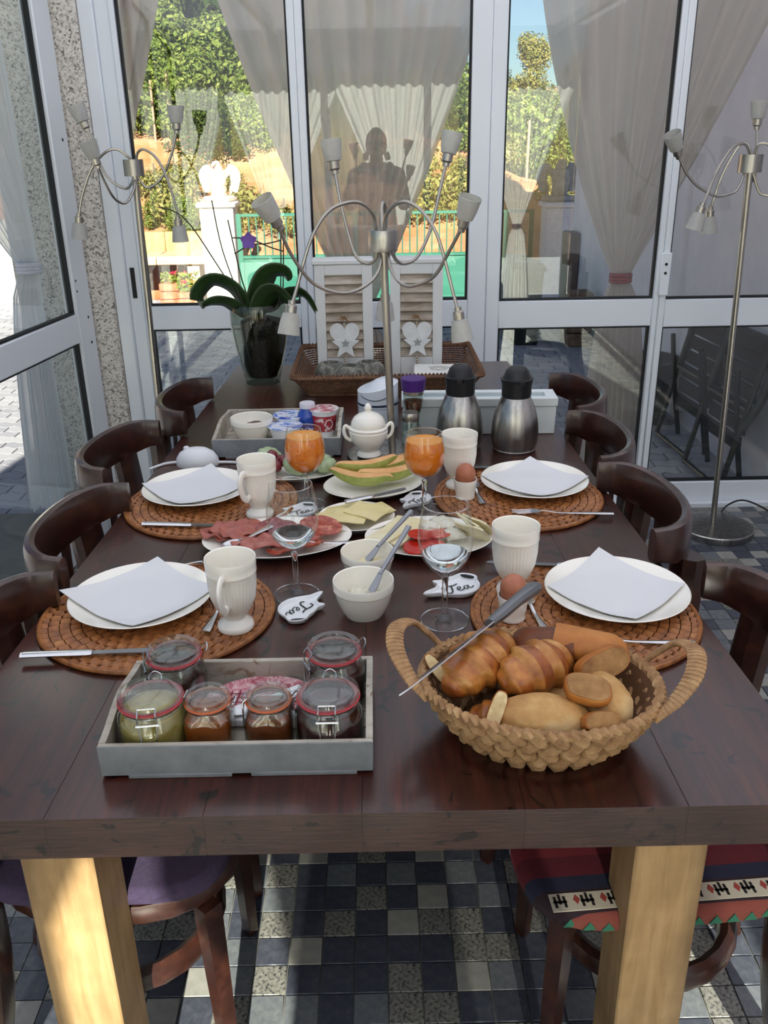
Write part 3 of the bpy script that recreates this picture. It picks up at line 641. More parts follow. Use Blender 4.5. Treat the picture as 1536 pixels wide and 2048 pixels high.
def spreader(label, a, b_):
    a, b_ = Vector(a), Vector(b_); d = (b_ - a); L = d.length; r = thing('butter_spreader', label, 'knife'); M = Matrix.Translation(a) @ d.to_track_quat('X', 'Z').to_matrix().to_4x4()
    r.matrix_world = M
    B().tube([(L * .28, 0, 0), (L * .6, 0, 0), (L, 0, 0)], [.75, .9, 1.1], 8, flat=(.0035, .0055), up=(0, 0, 1)).build('handle', DARKST, r)
    B().prism([(0, -.009), (L * .12, -.010), (L * .3, -.0045), (L * .3, .0045), (L * .05, .004)], -.001, .001).build('blade', DARKST, r)
spreader('grey steel spreader leaning out of the herb cheese bowl', (-.022, 1.320, TZ + .047), (.052, 1.432, TZ + .122))
spreader('grey steel spreader leaning out of the butter bowl', (-.030, 1.452, TZ + .044), (.062, 1.570, TZ + .094))
# ---- serving plates
def oval(name, label, loc, rx, ry, h=.018, rz=0, mat=CREAM):
    pr = [(0, .15), (.62, .15), (.66, 0), (.70, .03), (.97, .86), (1.0, .97), (.985, 1), (.74, .38), (.66, .30), (0, .28)]
    o = B().lathe([(a, z * h) for a, z in pr], 64, Matrix.Diagonal((rx, ry, 1, 1))).build(name, mat, None, loc); o.rotation_euler.z = rz; return tag(o, label, 'plate')
oval('serving_plate', 'oval cream plate of ham, salami and chorizo', (-.209, 1.628, TZ), .152, .102, .02, R(4))
oval('side_plate', 'small cream plate of square cheese slices', (-.050, 1.730, TZ), .083, .082, .02)
oval('serving_plate', 'oval cream plate of cheese, tomato and mozzarella', (.099, 1.620, TZ), .130, .100, .02, R(-3))
oval('serving_plate', 'oval cream plate of melon wedges', (-.012, 1.930, TZ), .122, .098, .02, R(25))
oval('serving_plate', 'cream plate of grapes, berries and sliced kiwi', (-.215, 2.040, TZ), .125, .080, .018)

# ================================================================ FOOD ON THE PLATES
def slicesheet(name, label, cat, loc, rx, ry, mat, seed, wav=.006, th=.0022, rz=0, tilt=(0, 0), group=None, square=False):
    def fn(u, v):
        if square: x, y = (u - .5) * 2 * rx, (v - .5) * 2 * ry
        else:
            a, b_ = 2 * u - 1, 2 * v - 1; x = rx * a * math.sqrt(1 - b_ * b_ / 2); y = ry * b_ * math.sqrt(1 - a * a / 2); e = 1 + .13 * nz((a + seed, b_, 3), 1.7); x *= e; y *= e
        return Vector((x, y, wav * nz((x * 40 + seed * 7, y * 40, seed), 1) + .0))
    o = B().slab(14, 14, fn, th).build(name, mat, None, loc, 60); o.rotation_euler = (tilt[0], tilt[1], rz); return tag(o, label, cat, group)
HAM = mottled('cured_ham', [(.30, '8e4238'), (.5, 'a85a4c'), (.64, 'b87565'), (.75, 'd9b9a0')], 14, 5, .35, (1, 4, 1), .2, coat=.2, sss=.2)
SALAMI = mottled('salami_meat', [(.35, '6f2530'), (.55, '8c3c42'), (.70, 'b37a72')], 110, 3, .35, bumpy=.15, coat=.2)
CHOR = mottled('chorizo_meat', [(.35, '8c2e20'), (.55, 'a84a36'), (.68, 'cc8a68')], 70, 4, .35, bumpy=.2, coat=.3)
GOUDA = mottled('young_cheese', [(.3, 'd8c98a'), (.7, 'e6daa4')], 12, 3, .45, bumpy=.05, sss=.2)
PALE = mottled('pale_cheese', [(.3, 'dccf9c'), (.7, 'ebe3c2')], 16, 3, .45, bumpy=.05, sss=.2)
z = TZ + .0145
for i, (dx, dy, rx, ry, rz_, t) in enumerate([(-.125, .015, .040, .030, .4, (.0, .25)), (-.085, .028, .058, .042, .3, (.10, .0)), (-.070, .000, .050, .036, -.2, (.05, .12)), (-.030, -.062, .055, .022, .15, (.1, 0))]):
    slicesheet('ham_slice', ['folded cured ham slice hanging over the left end of its plate', 'large cured ham slice on top of the ham pile', 'cured ham slice at the front of the ham pile behind the mug', 'narrow strip of cured ham along the near rim of the meat plate'][i], 'ham', (-.209 + dx, 1.628 + dy, z + .006 + i * .005), rx, ry, HAM, i + 1, .014, .0025, rz_, t, 'cured ham slices')
for i, (dx, dy) in enumerate([(-.005, .030), (.018, .010), (-.008, -.012)]):
    slicesheet('salami_slice', ['dark salami slice at the back, seen through the water glass', 'dark salami slice in the middle of the meat plate', 'dark salami slice beside the serving fork'][i], 'salami', (-.209 + dx, 1.628 + dy, z + .006 + (2 - i) * .004), .042, .034, SALAMI, i + 11, .005, .0025, i, (.12, .05), 'dark salami slices')
for i, (dx, dy, t) in enumerate([(.088, .020, (.15, .1)), (.062, -.005, (.1, -.05)), (.060, -.045, (.12, .1)), (.018, -.062, (.1, 0))]):
    slicesheet('chorizo_slice', ['large marbled chorizo slice at the right end of the meat plate', 'marbled chorizo slice overlapping the large one', 'marbled chorizo slice under the serving fork', 'marbled chorizo slice at the near rim by the fork'][i], 'chorizo', (-.209 + dx, 1.628 + dy, z + .010 + (3 - i) * .003), .044 - .003 * i, .036 - .002 * i, CHOR, i + 21, .005, .0025, i * 1.3, t, 'marbled chorizo slices')
f = fork('silver serving fork laid across the meat plate', (-.118, 1.575, TZ + .026), R(172), .18, 'serving_fork'); f.rotation_euler.y = R(3)
f = fork('silver serving spoon resting in the ham behind the mug', (-.262, 1.60, TZ + .030), R(235), .13, 'serving_spoon', 'spoon')
for i, (dx, dy, w, h, r_) in enumerate([(-.040, .030, .030, .024, .3), (.0, .035, .036, .030, -.5), (.046, .022, .030, .028, .6), (-.043, -.018, .036, .026, .5), (-.012, -.026, .036, .032, -.2), (.024, -.006, .040, .032, -.55)]):
    slicesheet('cheese_slice', ['cheese slice at the back left of the small plate', 'cheese slice at the back of the small plate', 'cheese slice at the right of the small plate', 'cheese slice at the left rim of the small plate', 'cheese slice at the near rim of the small plate', 'square cheese slice on top of the small plate pile'][i], 'cheese', (-.05 + dx, 1.73 + dy, z + .004 + i * .003), w, h, GOUDA, i + 31, .002, .0022, r_, (.05, -.04 + .02 * i), 'square cheese slices on the small plate', True)
knife('dark table knife laid over the cheese slices of the small plate', (-.012, 1.797, TZ + .034), R(25), R(-2), .15)
for i, (dx, dy, w, h, r_) in enumerate([(-.055, .050, .028, .040, -.5), (-.045, .015, .026, .060, -.65), (-.085, -.005, .024, .05, -.7)]):
    slicesheet('cheese_slice', ['long cheese slice at the back of the tomato plate', 'long cheese slice under the spreaders on the tomato plate', 'long cheese slice at the left of the tomato plate'][i], 'cheese', (.099 + dx, 1.62 + dy, z + .006 + i * .003), w, h, PALE, i + 41, .002, .004, r_, (.06, .0), 'long cheese slices', True)
for i, (dx, dy) in enumerate([(.085, .012), (.095, .0), (.105, .010), (.088, -.022)]):
    slicesheet('cheese_wedge', ['pale cheese wedge at the right end of the tomato plate', 'pale cheese wedge leaning on its neighbour by the right mug', 'pale cheese wedge nearest the front right mug', 'pale cheese wedge at the near rim by the mug'][i], 'cheese', (.099 + dx, 1.62 + dy, z + .022), .024, .034, PALE, i + 51, .002, .004, .3 + i * .2, (0, R(50)), 'pale cheese wedges', True)
TOM = mottled('tomato_flesh', [(.3, 'a8180c'), (.6, 'c82a16'), (.8, 'd8543a')], 60, 3, .25, bumpy=.15, coat=.5)
MOZ = mottled('mozzarella', [(.3, 'd9d4c0'), (.7, 'e8e5d6')], 40, rough=.4, bumpy=.1, sss=.2)
for i, (dx, dy, dz) in enumerate([(-.028, -.052, 0), (.006, -.050, .002), (-.018, -.020, .012), (.020, -.012, .010)]):
    o = B().lathe([(0, 0), (.024, 0), (.026, .003), (.024, .006), (0, .006)], 28).build('tomato_slice', TOM, None, (.099 + dx, 1.62 + dy, z + dz)); o.rotation_euler = (R(6), R(-5 + 3 * i), i); tag(o, ['red tomato slice at the near rim beside the spreader', 'red tomato slice at the near rim behind the water glass', 'red tomato slice on top, seen in the water glass', 'red tomato slice under the mozzarella'][i], 'tomato', 'tomato slices')
for i, (dx, dy, dz) in enumerate([(.005, .022, .012), (.040, .030, .012), (.050, -.010, .010), (.030, .055, .010)]):
    lump('mozzarella_piece', ['white mozzarella piece in the middle behind the water glass', 'white mozzarella piece at the back right of the tomato plate', 'white mozzarella piece beside the pale wedges', 'white mozzarella piece at the back rim of the tomato plate'][i], 'cheese', (.099 + dx, 1.62 + dy, z + dz), (.024, .018, .011), MOZ, i * 3 + 1, .25)['group'] = 'mozzarella pieces'
# melon wedges
RIND = mottled('melon_rind', [(.3, '88963f'), (.7, 'b0b865')], 40, rough=.5, bumpy=.1); FLESH = mottled('melon_flesh', [(.3, 'd99a56'), (.7, 'e8b878')], 30, rough=.35, bumpy=.15, coat=.3)
def melon(label, loc, rz, L=.20, sag=.030, tilt=0):
    r = thing('melon_wedge', label, 'melon', loc, rz, 'cantaloupe wedges'); r.rotation_euler = (tilt, 0, rz); n = 18; ri = []; fl_ = []
    for k in range(n + 1):
        t = -1 + 2 * k / n; x = L / 2 * t; q = math.sqrt(max(.004, 1 - t * t)); zb = .004 + sag * t * t * 1.0; w = .020 * q; hh = .034 * q
        ri.append([Vector((x, w * math.cos(a), zb + hh * .62 * (1 + math.sin(a)) if False else zb + hh * .55 + hh * .55 * math.sin(a))) for a in [PI + PI * s / 10 for s in range(11)]] + [Vector((x, w * .86, zb + hh * .60)), Vector((x, 0, zb + hh * .28)), Vector((x, -w * .86, zb + hh * .60))])
        fl_.append([Vector((x, w * .96, zb + hh * .58)), Vector((x, w * .55, zb + hh * .92)), Vector((x, 0, zb + hh * 1.0)), Vector((x, -w * .55, zb + hh * .92)), Vector((x, -w * .96, zb + hh * .58)), Vector((x, 0, zb + hh * .2))])
    B().loft(ri).build('rind', RIND, r); B().loft(fl_).build('flesh', FLESH, r); return r
melon('cantaloupe wedge nearest the viewer at the left of the melon plate', (-.048, 1.905, z), R(-22), .165, .03, R(-25))
melon('cantaloupe wedge at the front right of the melon plate', (.035, 1.935, z), R(20), .175, .03, R(-22))
melon('cantaloupe wedge at the back of the melon plate, flesh uppermost', (.015, 1.985, z + .004), R(26), .19, .03, R(-12))
melon('cantaloupe wedge between the others, tip raised at the back left', (-.022, 1.958, z + .012), R(20), .16, .03, R(-30))
# fruit plate
KIWI = mottled('green_fruit', [(.3, '88a06a'), (.55, 'aebf93'), (.8, 'c9d3b4')], 60, 4, .35, (1, 1, 4), .25, coat=.3)
BERRY = mottled('red_berry', [(.3, '5d1420'), (.7, '8a2430')], 90, rough=.35, bumpy=.3, coat=.3)
for i, (dx, dy, s) in enumerate([(-.060, .045, .034), (.012, -.022, .034), (.040, .0, .032), (.070, .015, .030), (.088, -.012, .026)]):
    q = TZ + .014 + s * .55
    o = B().lathe([(0, -.62), (.6, -.6), (.92, -.3), (1, 0), (.9, .35), (.55, .62), (.18, .66), (0, .56)], 48, fn=lambda R_, z_, a: R_ * (1 - .10 * abs(math.cos(4 * a)) ** 3)).build('kiwi_half', KIWI, None, (-.215 + dx, 2.04 + dy, q)); o.scale = (s, s, s * .85); o.rotation_euler = (R(20), R(14), i)
    tag(o, ['pale green fruit piece at the back left of the fruit plate', 'pale green fruit piece right of the left juice glass stem', 'pale green fruit piece in the middle of its row', 'pale green fruit piece second from the right', 'smallest pale green fruit piece beside the melon plate'][i], 'fruit', 'pale green fruit pieces')
for i, (dx, dy, dz) in enumerate([(-.058, -.005, 0), (-.036, -.018, 0), (-.030, .012, .004), (-.048, .012, .018), (-.018, .0, .008)]):
    o = lump('red_grape', ['dark red berry at the left behind the mug', 'dark red berry at the near edge by the mug', 'dark red berry at the back under the green fruit', 'dark red berry on top of the pile', 'dark red berry behind the juice glass'][i], 'berry', (-.215 + dx, 2.04 + dy, TZ + .030 + dz), (.0145, .0145, .015), BERRY, i, .06, flat=False); o['group'] = 'dark red berries'

# ================================================================ BREAD BASKET
BX, BY = .212, 1.000
bk_ = thing('bread_basket', 'woven water-hyacinth bread basket with two loop handles at the front right', 'basket', (BX, BY, TZ), R(-11))
HYA = mottled('hyacinth_leaf', [(.3, '8a6442'), (.55, 'b08a60'), (.8, 'c9a77c')], 45, 5, .75, (1, 1, 1), .6, bdist=.004)
def bsec(h): f = h ** .55; return .085 + .072 * f, .072 + .050 * f
HB = .078
inner = B(); rings = []
for h in [0, .1, .25, .45, .7, 1]:
    a_, b_ = bsec(h); rings.append([Vector(((a_ - .007) * math.cos(t), (b_ - .007) * math.sin(t), .003 + HB * h)) for t in [2 * PI * k / 48 for k in range(48)]])
inner.loft(rings[::-1] , True, False); inner._f([v for v in inner.bm.verts][-48:]); inner.build('lining', plain('hyacinth_inside', '6a4a30', .85, bumpy=.5, bscale=90), bk_, ang=180)
wv = B(); nrow = 5
for r_ in range(nrow):
    h = (r_ + .35) / nrow; a_, b_ = bsec(h); zz = .006 + HB * h; n = 24 + r_ * 3
    for k in range(n):
        t = 2 * PI * (k + (.5 if r_ % 2 else 0)) / n; dt = 2 * PI / n * .85; s = 1 if r_ % 2 else -1; pts = []
        for q in range(4):
            u = q / 3 - .5; tt = t + dt * u; off = .0045 * math.cos(PI * u); pts.append(Vector(((a_ + off) * math.cos(tt), (b_ + off) * math.sin(tt), zz + s * u * .021)))
        wv.tube(pts, [.55, 1, 1, .5], 6, flat=(.0112, .0056), up=(0, 0, 1))
wv.build('weave', HYA, bk_); stuff(bk_.children[-1])
rm = B(); n = 72; a_, b_ = bsec(1)
for k in range(n):
    t = 2 * PI * k / n; pts = [Vector(((a_ + .002 + .004 * q) * math.cos(t + .05 * q), (b_ + .002 + .004 * q) * math.sin(t + .05 * q), HB + .004 + .006 * (1 - q * q) - .002)) for q in (-1, 0, 1)]
    rm.tube(pts, [.7, 1.1, .7], 6, flat=(.0055, .0062))
rm.tube([(a_ * math.cos(2 * PI * q / 60), b_ * math.sin(2 * PI * q / 60), HB + .002) for q in range(60)], .0062, 8, closed=True)
rm.build('wrapped_rim', HYA, bk_); stuff(bk_.children[-1])
for s in (-1, 1):
    hp = smoothpath([(s * .146, -.056, HB - .004), (s * .168, -.050, HB + .020), (s * .192, -.024, HB + .046), (s * .198, .018, HB + .056), (s * .182, .054, HB + .046), (s * .156, .064, HB + .020), (s * .136, .066, HB - .004)], 7)
    hb = B()
    hb.tube(hp, 1, 10, flat=(.0042, .0120), up=(0, .2, 1))
    for k in range(1, len(hp) - 1, 1):
        p = hp[k]; t = (hp[k + 1] - hp[k - 1]).normalized(); hb.tube([p - t * .0025 + Vector((0, 0, .0004)), p + t * .0025], 1, 10, flat=(.0047, .0127), up=(0, .2, 1))
    hb.build('loop_handle', HYA, bk_)

# ---- bread
CRUST = mottled('croissant_crust', [(.28, '5e2a12'), (.48, '96501f'), (.62, 'b8752f'), (.8, 'd9a860')], 22, 5, .38, (1, 1, 1), .35, coat=.25, bdist=.003)
CRUSTL = mottled('croissant_layers', [(.28, '84481c'), (.5, 'ad6f30'), (.75, 'd3a25c')], 30, 5, .45, bumpy=.3, coat=.2)
TOAST = mottled('toasted_crumb', [(.3, '845a32'), (.6, 'a67d4c'), (.8, 'c4a274')], 40, 5, .8, bumpy=.5)
BUN = mottled('bun_crust', [(.3, '9a6634'), (.5, 'c1965a'), (.72, 'dcc497')], 13, 5, .6, bumpy=.25)
BAG = mottled('baguette_crust', [(.3, '8f4f1c'), (.55, 'b87430'), (.8, 'cc9350')], 14, 5, .5, bumpy=.25)
CRUMB = mottled('bread_crumb', [(.3, 'b99b6c'), (.6, 'd6c193'), (.8, 'e2d3ac')], 70, 5, .85, bumpy=.6)
DKB = mottled('dark_crust', [(.3, '50260f'), (.7, '8a4a22')], 18, 5, .5, bumpy=.3)
def bpos(x, y, z): return (BX + x, BY + y, TZ + z)
def croissant(label, pts, r, seed):
    o = thing('croissant', label, 'croissant', group='croissants in the bread basket')
    sp_ = smoothpath(pts, 12); n = len(sp_); b = B(); prof = []
    for k in range(n):
        t = k / (n - 1); e = math.sin(PI * min(1, max(0, .06 + t * .88))) ** .75; band = (t * 5.0 + .12) % 1
        prof.append(r * e * (.80 + .27 * (1 - band) ** .9))
    # rings with a slight twist so the layers run obliquely
    rings = []; up = Vector((0, 0, 1))
    for k, p in enumerate(sp_):
        tg = (sp_[min(k + 1, n - 1)] - sp_[max(k - 1, 0)]).normalized(); w = tg.cross(up).normalized(); u = w.cross(tg)
        ring = []
        for q in range(22):
            a = 2 * PI * q / 22; kk = min(n - 1, max(0, k + 1.8 * math.sin(a + .6))); i0 = int(kk); rr = prof[i0] + (prof[min(i0 + 1, n - 1)] - prof[i0]) * (kk - i0); rr *= 1 + .05 * nz((p.x * 60 + seed, a, p.y * 60), 1)
            ring.append(p + w * (rr * math.cos(a)) + u * (rr * .88 * math.sin(a)))
        rings.append(ring)
    b.loft(rings)
    for i, f in enumerate(b.bm.faces):
        k = min(i // 22, n - 1); bd_ = (k / (n - 1) * 5.0 + .12) % 1
        if .55 < bd_ < .97: f.material_index = 1
    b.build('pastry', [CRUST, CRUSTL], o, ang=60); return o
croissant('larger croissant on the left of the bread basket, under the bread knife', [bpos(-.125, -.026, .082), bpos(-.098, .000, .096), bpos(-.062, .042, .104), bpos(-.034, .092, .092)], .040, 1)
croissant('croissant in the middle of the bread basket beside the cut baguette', [bpos(-.056, -.020, .087), bpos(-.026, -.010, .098), bpos(.014, .018, .098), bpos(.030, .048, .090)], .040, 5)
croissant('dark croissant lying underneath at the left of the basket', [bpos(-.098, -.042, .046), bpos(-.066, -.046, .056), bpos(-.02, -.04, .052)], .026, 9)
def roll(label, loc, dim, mat, rz, seed, slit=True, name='bread_roll', tilt=(0, 0), group='bread rolls'):
    b = B(); bmesh.ops.create_icosphere(b.bm, subdivisions=5, radius=1)
    for v in b.bm.verts:
        x, y, z_ = v.co; d = 1 + .06 * nz((x + seed, y, z_), 1.6) + .018 * nz((x + seed, y, z_), 7)
        if slit and z_ > .35: d -= .05 * math.exp(-((y - .15 * nz((x * 2, seed, 0), 1)) / .16) ** 2) * min(1, (1 - abs(x)) * 2)
        if z_ < 0: z_ *= .75
        v.co = Vector((x * dim[0] * d, y * dim[1] * d, z_ * dim[2] * d))
    for f_ in b.bm.faces: f_.smooth = True
    o = b.build(name, mat, None, loc, 180); o.rotation_euler = (tilt[0], tilt[1], rz); return tag(o, label, 'bread', group)
roll('oval pale bread roll at the near rim of the basket', bpos(-.010, -.075, .072), (.062, .034, .032), BUN, R(-6), 3, tilt=(R(18), 0))
roll('round pale bun at the right of the basket behind the cut slice', bpos(.078, -.042, .074), (.033, .050, .034), BUN, R(14), 8, False, tilt=(0, R(20)))
roll('flat pale roll half hidden at the very back of the basket', bpos(.03, .098, .082), (.066, .022, .020), BUN, R(-4), 12, False)
roll('pale roll buried underneath at the middle of the basket', bpos(.04, .0, .045), (.07, .05, .035), BUN, R(0), 15, False)
def baguette(label, a, b_, r, mat, cap, seed, name='baguette_piece'):
    a, b_ = Vector(a), Vector(b_); t = thing(name, label, 'bread'); ax = (b_ - a); L = ax.length; q = ax.to_track_quat('X', 'Z').to_matrix().to_4x4(); n = 14; rings = []
    for k in range(n + 1):
        s = k / n; e = 1 if s < .7 else math.sqrt(max(.02, 1 - ((s - .7) / .3) ** 2)); rr = r * e
        rings.append([Matrix.Translation(a) @ q @ Vector((L * s, rr * math.cos(w) * (1 + .03 * nz((s * 5, w, seed), 1)), rr * .85 * math.sin(w))) for w in [2 * PI * i / 24 for i in range(24)]])
    B().loft(rings).build('crust', mat, t, ang=60)
    B().lathe([(0, .0005), (r * .9, .0004), (r * .93, -.002)], 24, Matrix.Translation(a) @ q @ RY(R(-90)) @ Matrix.Diagonal((.86, 1, 1, 1))).build('cut_face', cap, t); return t
baguette('golden baguette end at the back right of the basket', bpos(.030, .062, .106), bpos(.128, .030, .098), .028, BAG, CRUMB, 1)
baguette('short dark baguette piece, cut end hollow, behind the middle croissant', bpos(.058, .052, .100), bpos(-.030, .075, .092), .030, DKB, DKB, 4)
def slice_(label, loc, w, h, th, rot, seed, name='bread_slice', cm=None):
    t = thing(name, label, 'bread', loc, group='cut bread slices'); t.rotation_euler = rot
    P = []
    for k in range(24):
        a = 2 * PI * k / 24; e = 1 + .06 * nz((math.cos(a) + seed, math.sin(a), 0), 1.5); P.append((w * e * math.copysign(abs(math.cos(a)) ** .75, math.cos(a)), h * e * math.copysign(abs(math.sin(a)) ** .75, math.sin(a))))
    B().loft([[Vector((x * s, y * s, z_)) for x, y in P] for s, z_ in ((.95, 0), (1, .15 * th), (1.0, .85 * th), (.95, th))]).build('crust', BAG, t)
    B().loft([[Vector((x * s, y * s, z_)) for x, y in P] for s, z_ in ((.90, .97 * th), (.90, th + .0012), (.5, th + .0018 ))]).build('crumb', cm or CRUMB, t); return t
slice_('long floury bread slice leaning at the right of the basket', bpos(.080, .010, .098), .040, .020, .022, (R(62), R(-14), R(22)), 2, cm=TOAST)
slice_('thick bread slice lying on the round bun', bpos(.048, -.062, .102), .030, .021, .014, (R(22), R(8), R(-12)), 5, cm=TOAST)
slice_('small end of bread at the near right rim of the basket', bpos(.056, -.094, .080), .024, .013, .018, (R(52), R(4), R(10)), 7, cm=TOAST)
slice_('narrow bread slice standing beside the oval roll', bpos(-.070, -.068, .076), .010, .030, .018, (R(38), R(18), R(-16)), 9)
slice_('thin bread slice standing at the far left of the basket', bpos(-.135, .028, .080), .008, .026, .014, (R(40), R(-30), R(20)), 11)
bkn = thing('bread_knife', 'long steel bread knife with grey handle lying over the left croissant', 'knife')
ka, kb = Vector((.020, .905, .886)), Vector((.225, 1.125, .918)); d_ = kb - ka; L = d_.length
bkn.matrix_world = Matrix.Translation(ka) @ d_.to_track_quat('X', 'Z').to_matrix().to_4x4() @ RX(R(-38))
B().tube([(L * .62, 0, 0), (L * .70, 0, 0), (L * .85, 0, .001), (L * .97, 0, 0), (L, 0, -.001)], [.7, .95, 1.0, 1.15, .8], 10, flat=(.0095, .0140), up=(0, 0, 1)).build('handle', plain('grey_knife_handle', '74767a', .38, .6), bkn)
B().prism([(0, 0), (L * .04, -.006), (L * .2, -.0105), (L * .62, -.010), (L * .62, .008), (L * .15, .006)], -.0009, .0009).build('blade', CHROME, bkn)

# ================================================================ TRAYS, JARS, THINGS FURTHER DOWN THE TABLE
GREYP = mottled('grey_paint', [(.3, '6f7376'), (.7, '83868a')], 30, 5, .6, (1, 1, 1), .15)
WORN = wood('worn_white_wood', [(.3, 'a59a88'), (.5, 'c9c3b4'), (.75, 'd8d4c8')], 8, (2, 6, 6), .75, 0, .3, '8a7a64')
def tray(label, loc, W, D, H, rz=0):
    r = thing('wooden_tray', label, 'tray', loc, rz); t = .009
    for i in range(5):
        d = (D - 2 * t) / 5; B().box((-W / 2 + t, -D / 2 + t + d * i + .0008, .006), (W / 2 - t, -D / 2 + t + d * (i + 1) - .0008, .011), .001).build('plank', WORN, r)
    for s in (-1, 1):
        b = B(); y0, y1 = (s * D / 2 - (t if s > 0 else 0)), (s * D / 2 + (t if s < 0 else 0))
        b.box((-W / 2, y0, .004), (W / 2, y1, H), .0012)
        for f in b.bm.faces:
            f.normal_update()
            if f.normal.y * s > .7: f.material_index = 1
        b.build('end_board', [WORN, GREYP], r)
        b = B(); P = [(-D / 2 + t, .004), (D / 2 - t, .004), (D / 2 - t, H), (D * .30, H * 1.02), (D * .16, H * 1.35), (0, H * 1.45), (-D * .16, H * 1.35), (-D * .30, H * 1.02), (-D / 2 + t, H)]
        P = [(-D / 2 + t, .004), (D / 2 - t, .004), (D / 2 - t, H * 1.0)] + [(D / 2 - t - (D - 2 * t) * k / 12, H * (1 + .26 * math.sin(PI * k / 12) ** 2)) for k in range(1, 12)] + [(-D / 2 + t, H)]
        x0 = s * W / 2 - (t if s > 0 else 0)
        b.prism(P, 0, t, Matrix(((0, 0, 1, x0), (1, 0, 0, 0), (0, 1, 0, 0), (0, 0, 0, 1))))
        for f in b.bm.faces:
            f.normal_update()
            if f.normal.x * s > .7: f.material_index = 1
        b.build('side_board', [WORN, GREYP], r)
    for x0, x1 in ((-W * .40, -W * .02), (W * .05, W * .44)): B().box((x0, -D / 2 - .001, 0), (x1, D / 2 + .001, .0062), .001).build('foot_batten', GREYP, r)
    return r
tray('grey and white wooden tray of jam jars at the front left', (-.190, 1.017, TZ), .352, .205, .050, R(0))
# ---- clip-top jars
WIRE = plain('jar_wire', 'c8cacb', .22, 1)
def jar(label, loc, rad, H, rubber, jam, level, rz=0, square=False, clasp=0.):
    r = thing('clip_top_jar', label, 'jar', loc, rz, 'clip top jam jars'); n = 48
    def sq(R_, z, a):
        if not square or z > H * .66 or z < .001: return R_
        k = 5; return R_ / ((abs(math.cos(a)) ** k + abs(math.sin(a)) ** k) ** (1 / k)) * .96
    o = [(0, 0), (rad * .86, 0), (rad * .97, H * .05), (rad, H * .16), (rad, H * .48), (rad * .95, H * .60), (rad * .84, H * .68), (rad * .80, H * .74), (rad * .84, H * .76), (rad * .84, H * .78), (rad * .76, H * .78)]
    i_ = [(rad * .76, H * .72), (rad * .90, H * .59), (rad * .95, H * .47), (rad * .95, H * .16), (rad * .90, H * .06), (0, H * .05)]
    B().lathe(o + i_, n, fn=sq).build('glass_body', JG, r)
    c = [(0, H * .055)] + [(R_ * .985, max(z, H * .06)) for R_, z in i_[::-1][1:] if z < level * H]; R1 = (.935 if level < .56 else .87 if level < .63 else .83) * rad; c += [(R1, level * H), (0, level * H)]
    B().lathe(c, n, fn=sq).build('jam', jam, r)
    B().lathe([(rad * .76, H * .785), (rad * .90, H * .785), (rad * .92, H * .80), (rad * .90, H * .815), (rad * .76, H * .815)], n).build('rubber_ring', rubber, r)
    ld = B().lathe([(rad * .74, H * .80), (rad * .74, H * .83), (rad * .88, H * .825), (rad * .90, H * .86), (rad * .875, H * .92), (rad * .80, H * .945), (rad * .62, H * .94), (rad * .60, H * .915), (0, H * .91), (0, H * .88), (rad * .60, H * .885), (rad * .72, H * .87)], n).build('glass_lid', JG, r)
    w = B(); zc_ = H * .735
    w.tube([(rad * .83 * math.cos(a), rad * .83 * math.sin(a), zc_) for a in [2 * PI * k / 40 for k in range(40)]], .0011, 6, closed=True)
    for s, y in ((1, 0),):
        M = RZ(clasp); q = rad * .86; hw_ = rad * .24
        for e in (-1, 1): w.tube([M @ Vector(p) for p in smoothpath([(q * .98, e * hw_, H * .92), (q + .005, e * hw_, H * .84), (q + .004, e * hw_ * 1.1, H * .70), (q + .005, e * hw_, H * .60), (q + .006, e * hw_ * .8, H * .38)], 4)], .0010, 6)
        w.tube([M @ Vector((q * .98, e * hw_, H * .92)) for e in (-1, 1)], .001, 6); w.tube([M @ Vector((q + .006, e * hw_ * .8, H * .39)) for e in (-1, 1)], .001, 6); w.tube([M @ Vector((q + .005, e * hw_ * 1.3, H * .68)) for e in (-1, 1)], .0014, 6)
        w.tube([M @ Vector(p) for p in smoothpath([(-q, -.007, H * .74), (-q - .008, -.008, H * .84), (-q - .010, 0, H * .90), (-q - .008, .008, H * .84), (-q, .007, H * .74)], 4)], .0011, 6)
    w.build('wire_clasp', WIRE, r); return r
def jamm(n, a, b): return mottled(n, [(.3, a), (.7, b)], 40, 4, .3, bumpy=.3, coat=.5, sss=.1)
RED_R = plain('red_rubber', 'b03a40', .5); ORG_R = plain('orange_rubber', 'c8643a', .5)
jz = TZ + .0112
jar('clip-top jar of pale pineapple preserve at the near left of the tray', (-.306, .972, jz), .0475, .090, RED_R, jamm('pineapple_preserve', 'b08a3c', 'd0b26a'), .66, clasp=R(-84))
jar('small square clip-top jar of amber jam, second from the left', (-.233, .976, jz), .034, .080, ORG_R, jamm('amber_jam', '9a3c10', 'c4641e'), .62, square=True, clasp=R(175))
jar('small square clip-top jar of dark amber jam, third from the left', (-.152, .976, jz), .034, .080, ORG_R, jamm('dark_amber_jam', '6a2a12', 'a34c1a'), .64, square=True, clasp=R(188))
jar('clip-top jar of dark red jam at the near right of the tray', (-.072, .970, jz), .0460, .090, RED_R, jamm('dark_red_jam', '2a0610', '5e1420'), .66, clasp=R(-90))
jar('clip-top jar of plum jam with grey lid at the back left of the tray', (-.296, 1.072, jz), .0430, .095, RED_R, jamm('plum_jam', '35161a', '5c2a2c'), .64, clasp=R(200))
jar('clip-top jar of brownish jam at the back right of the tray', (-.068, 1.068, jz), .0430, .098, RED_R, jamm('brown_jam', '4a2028', '74383a'), .60, clasp=R(205))
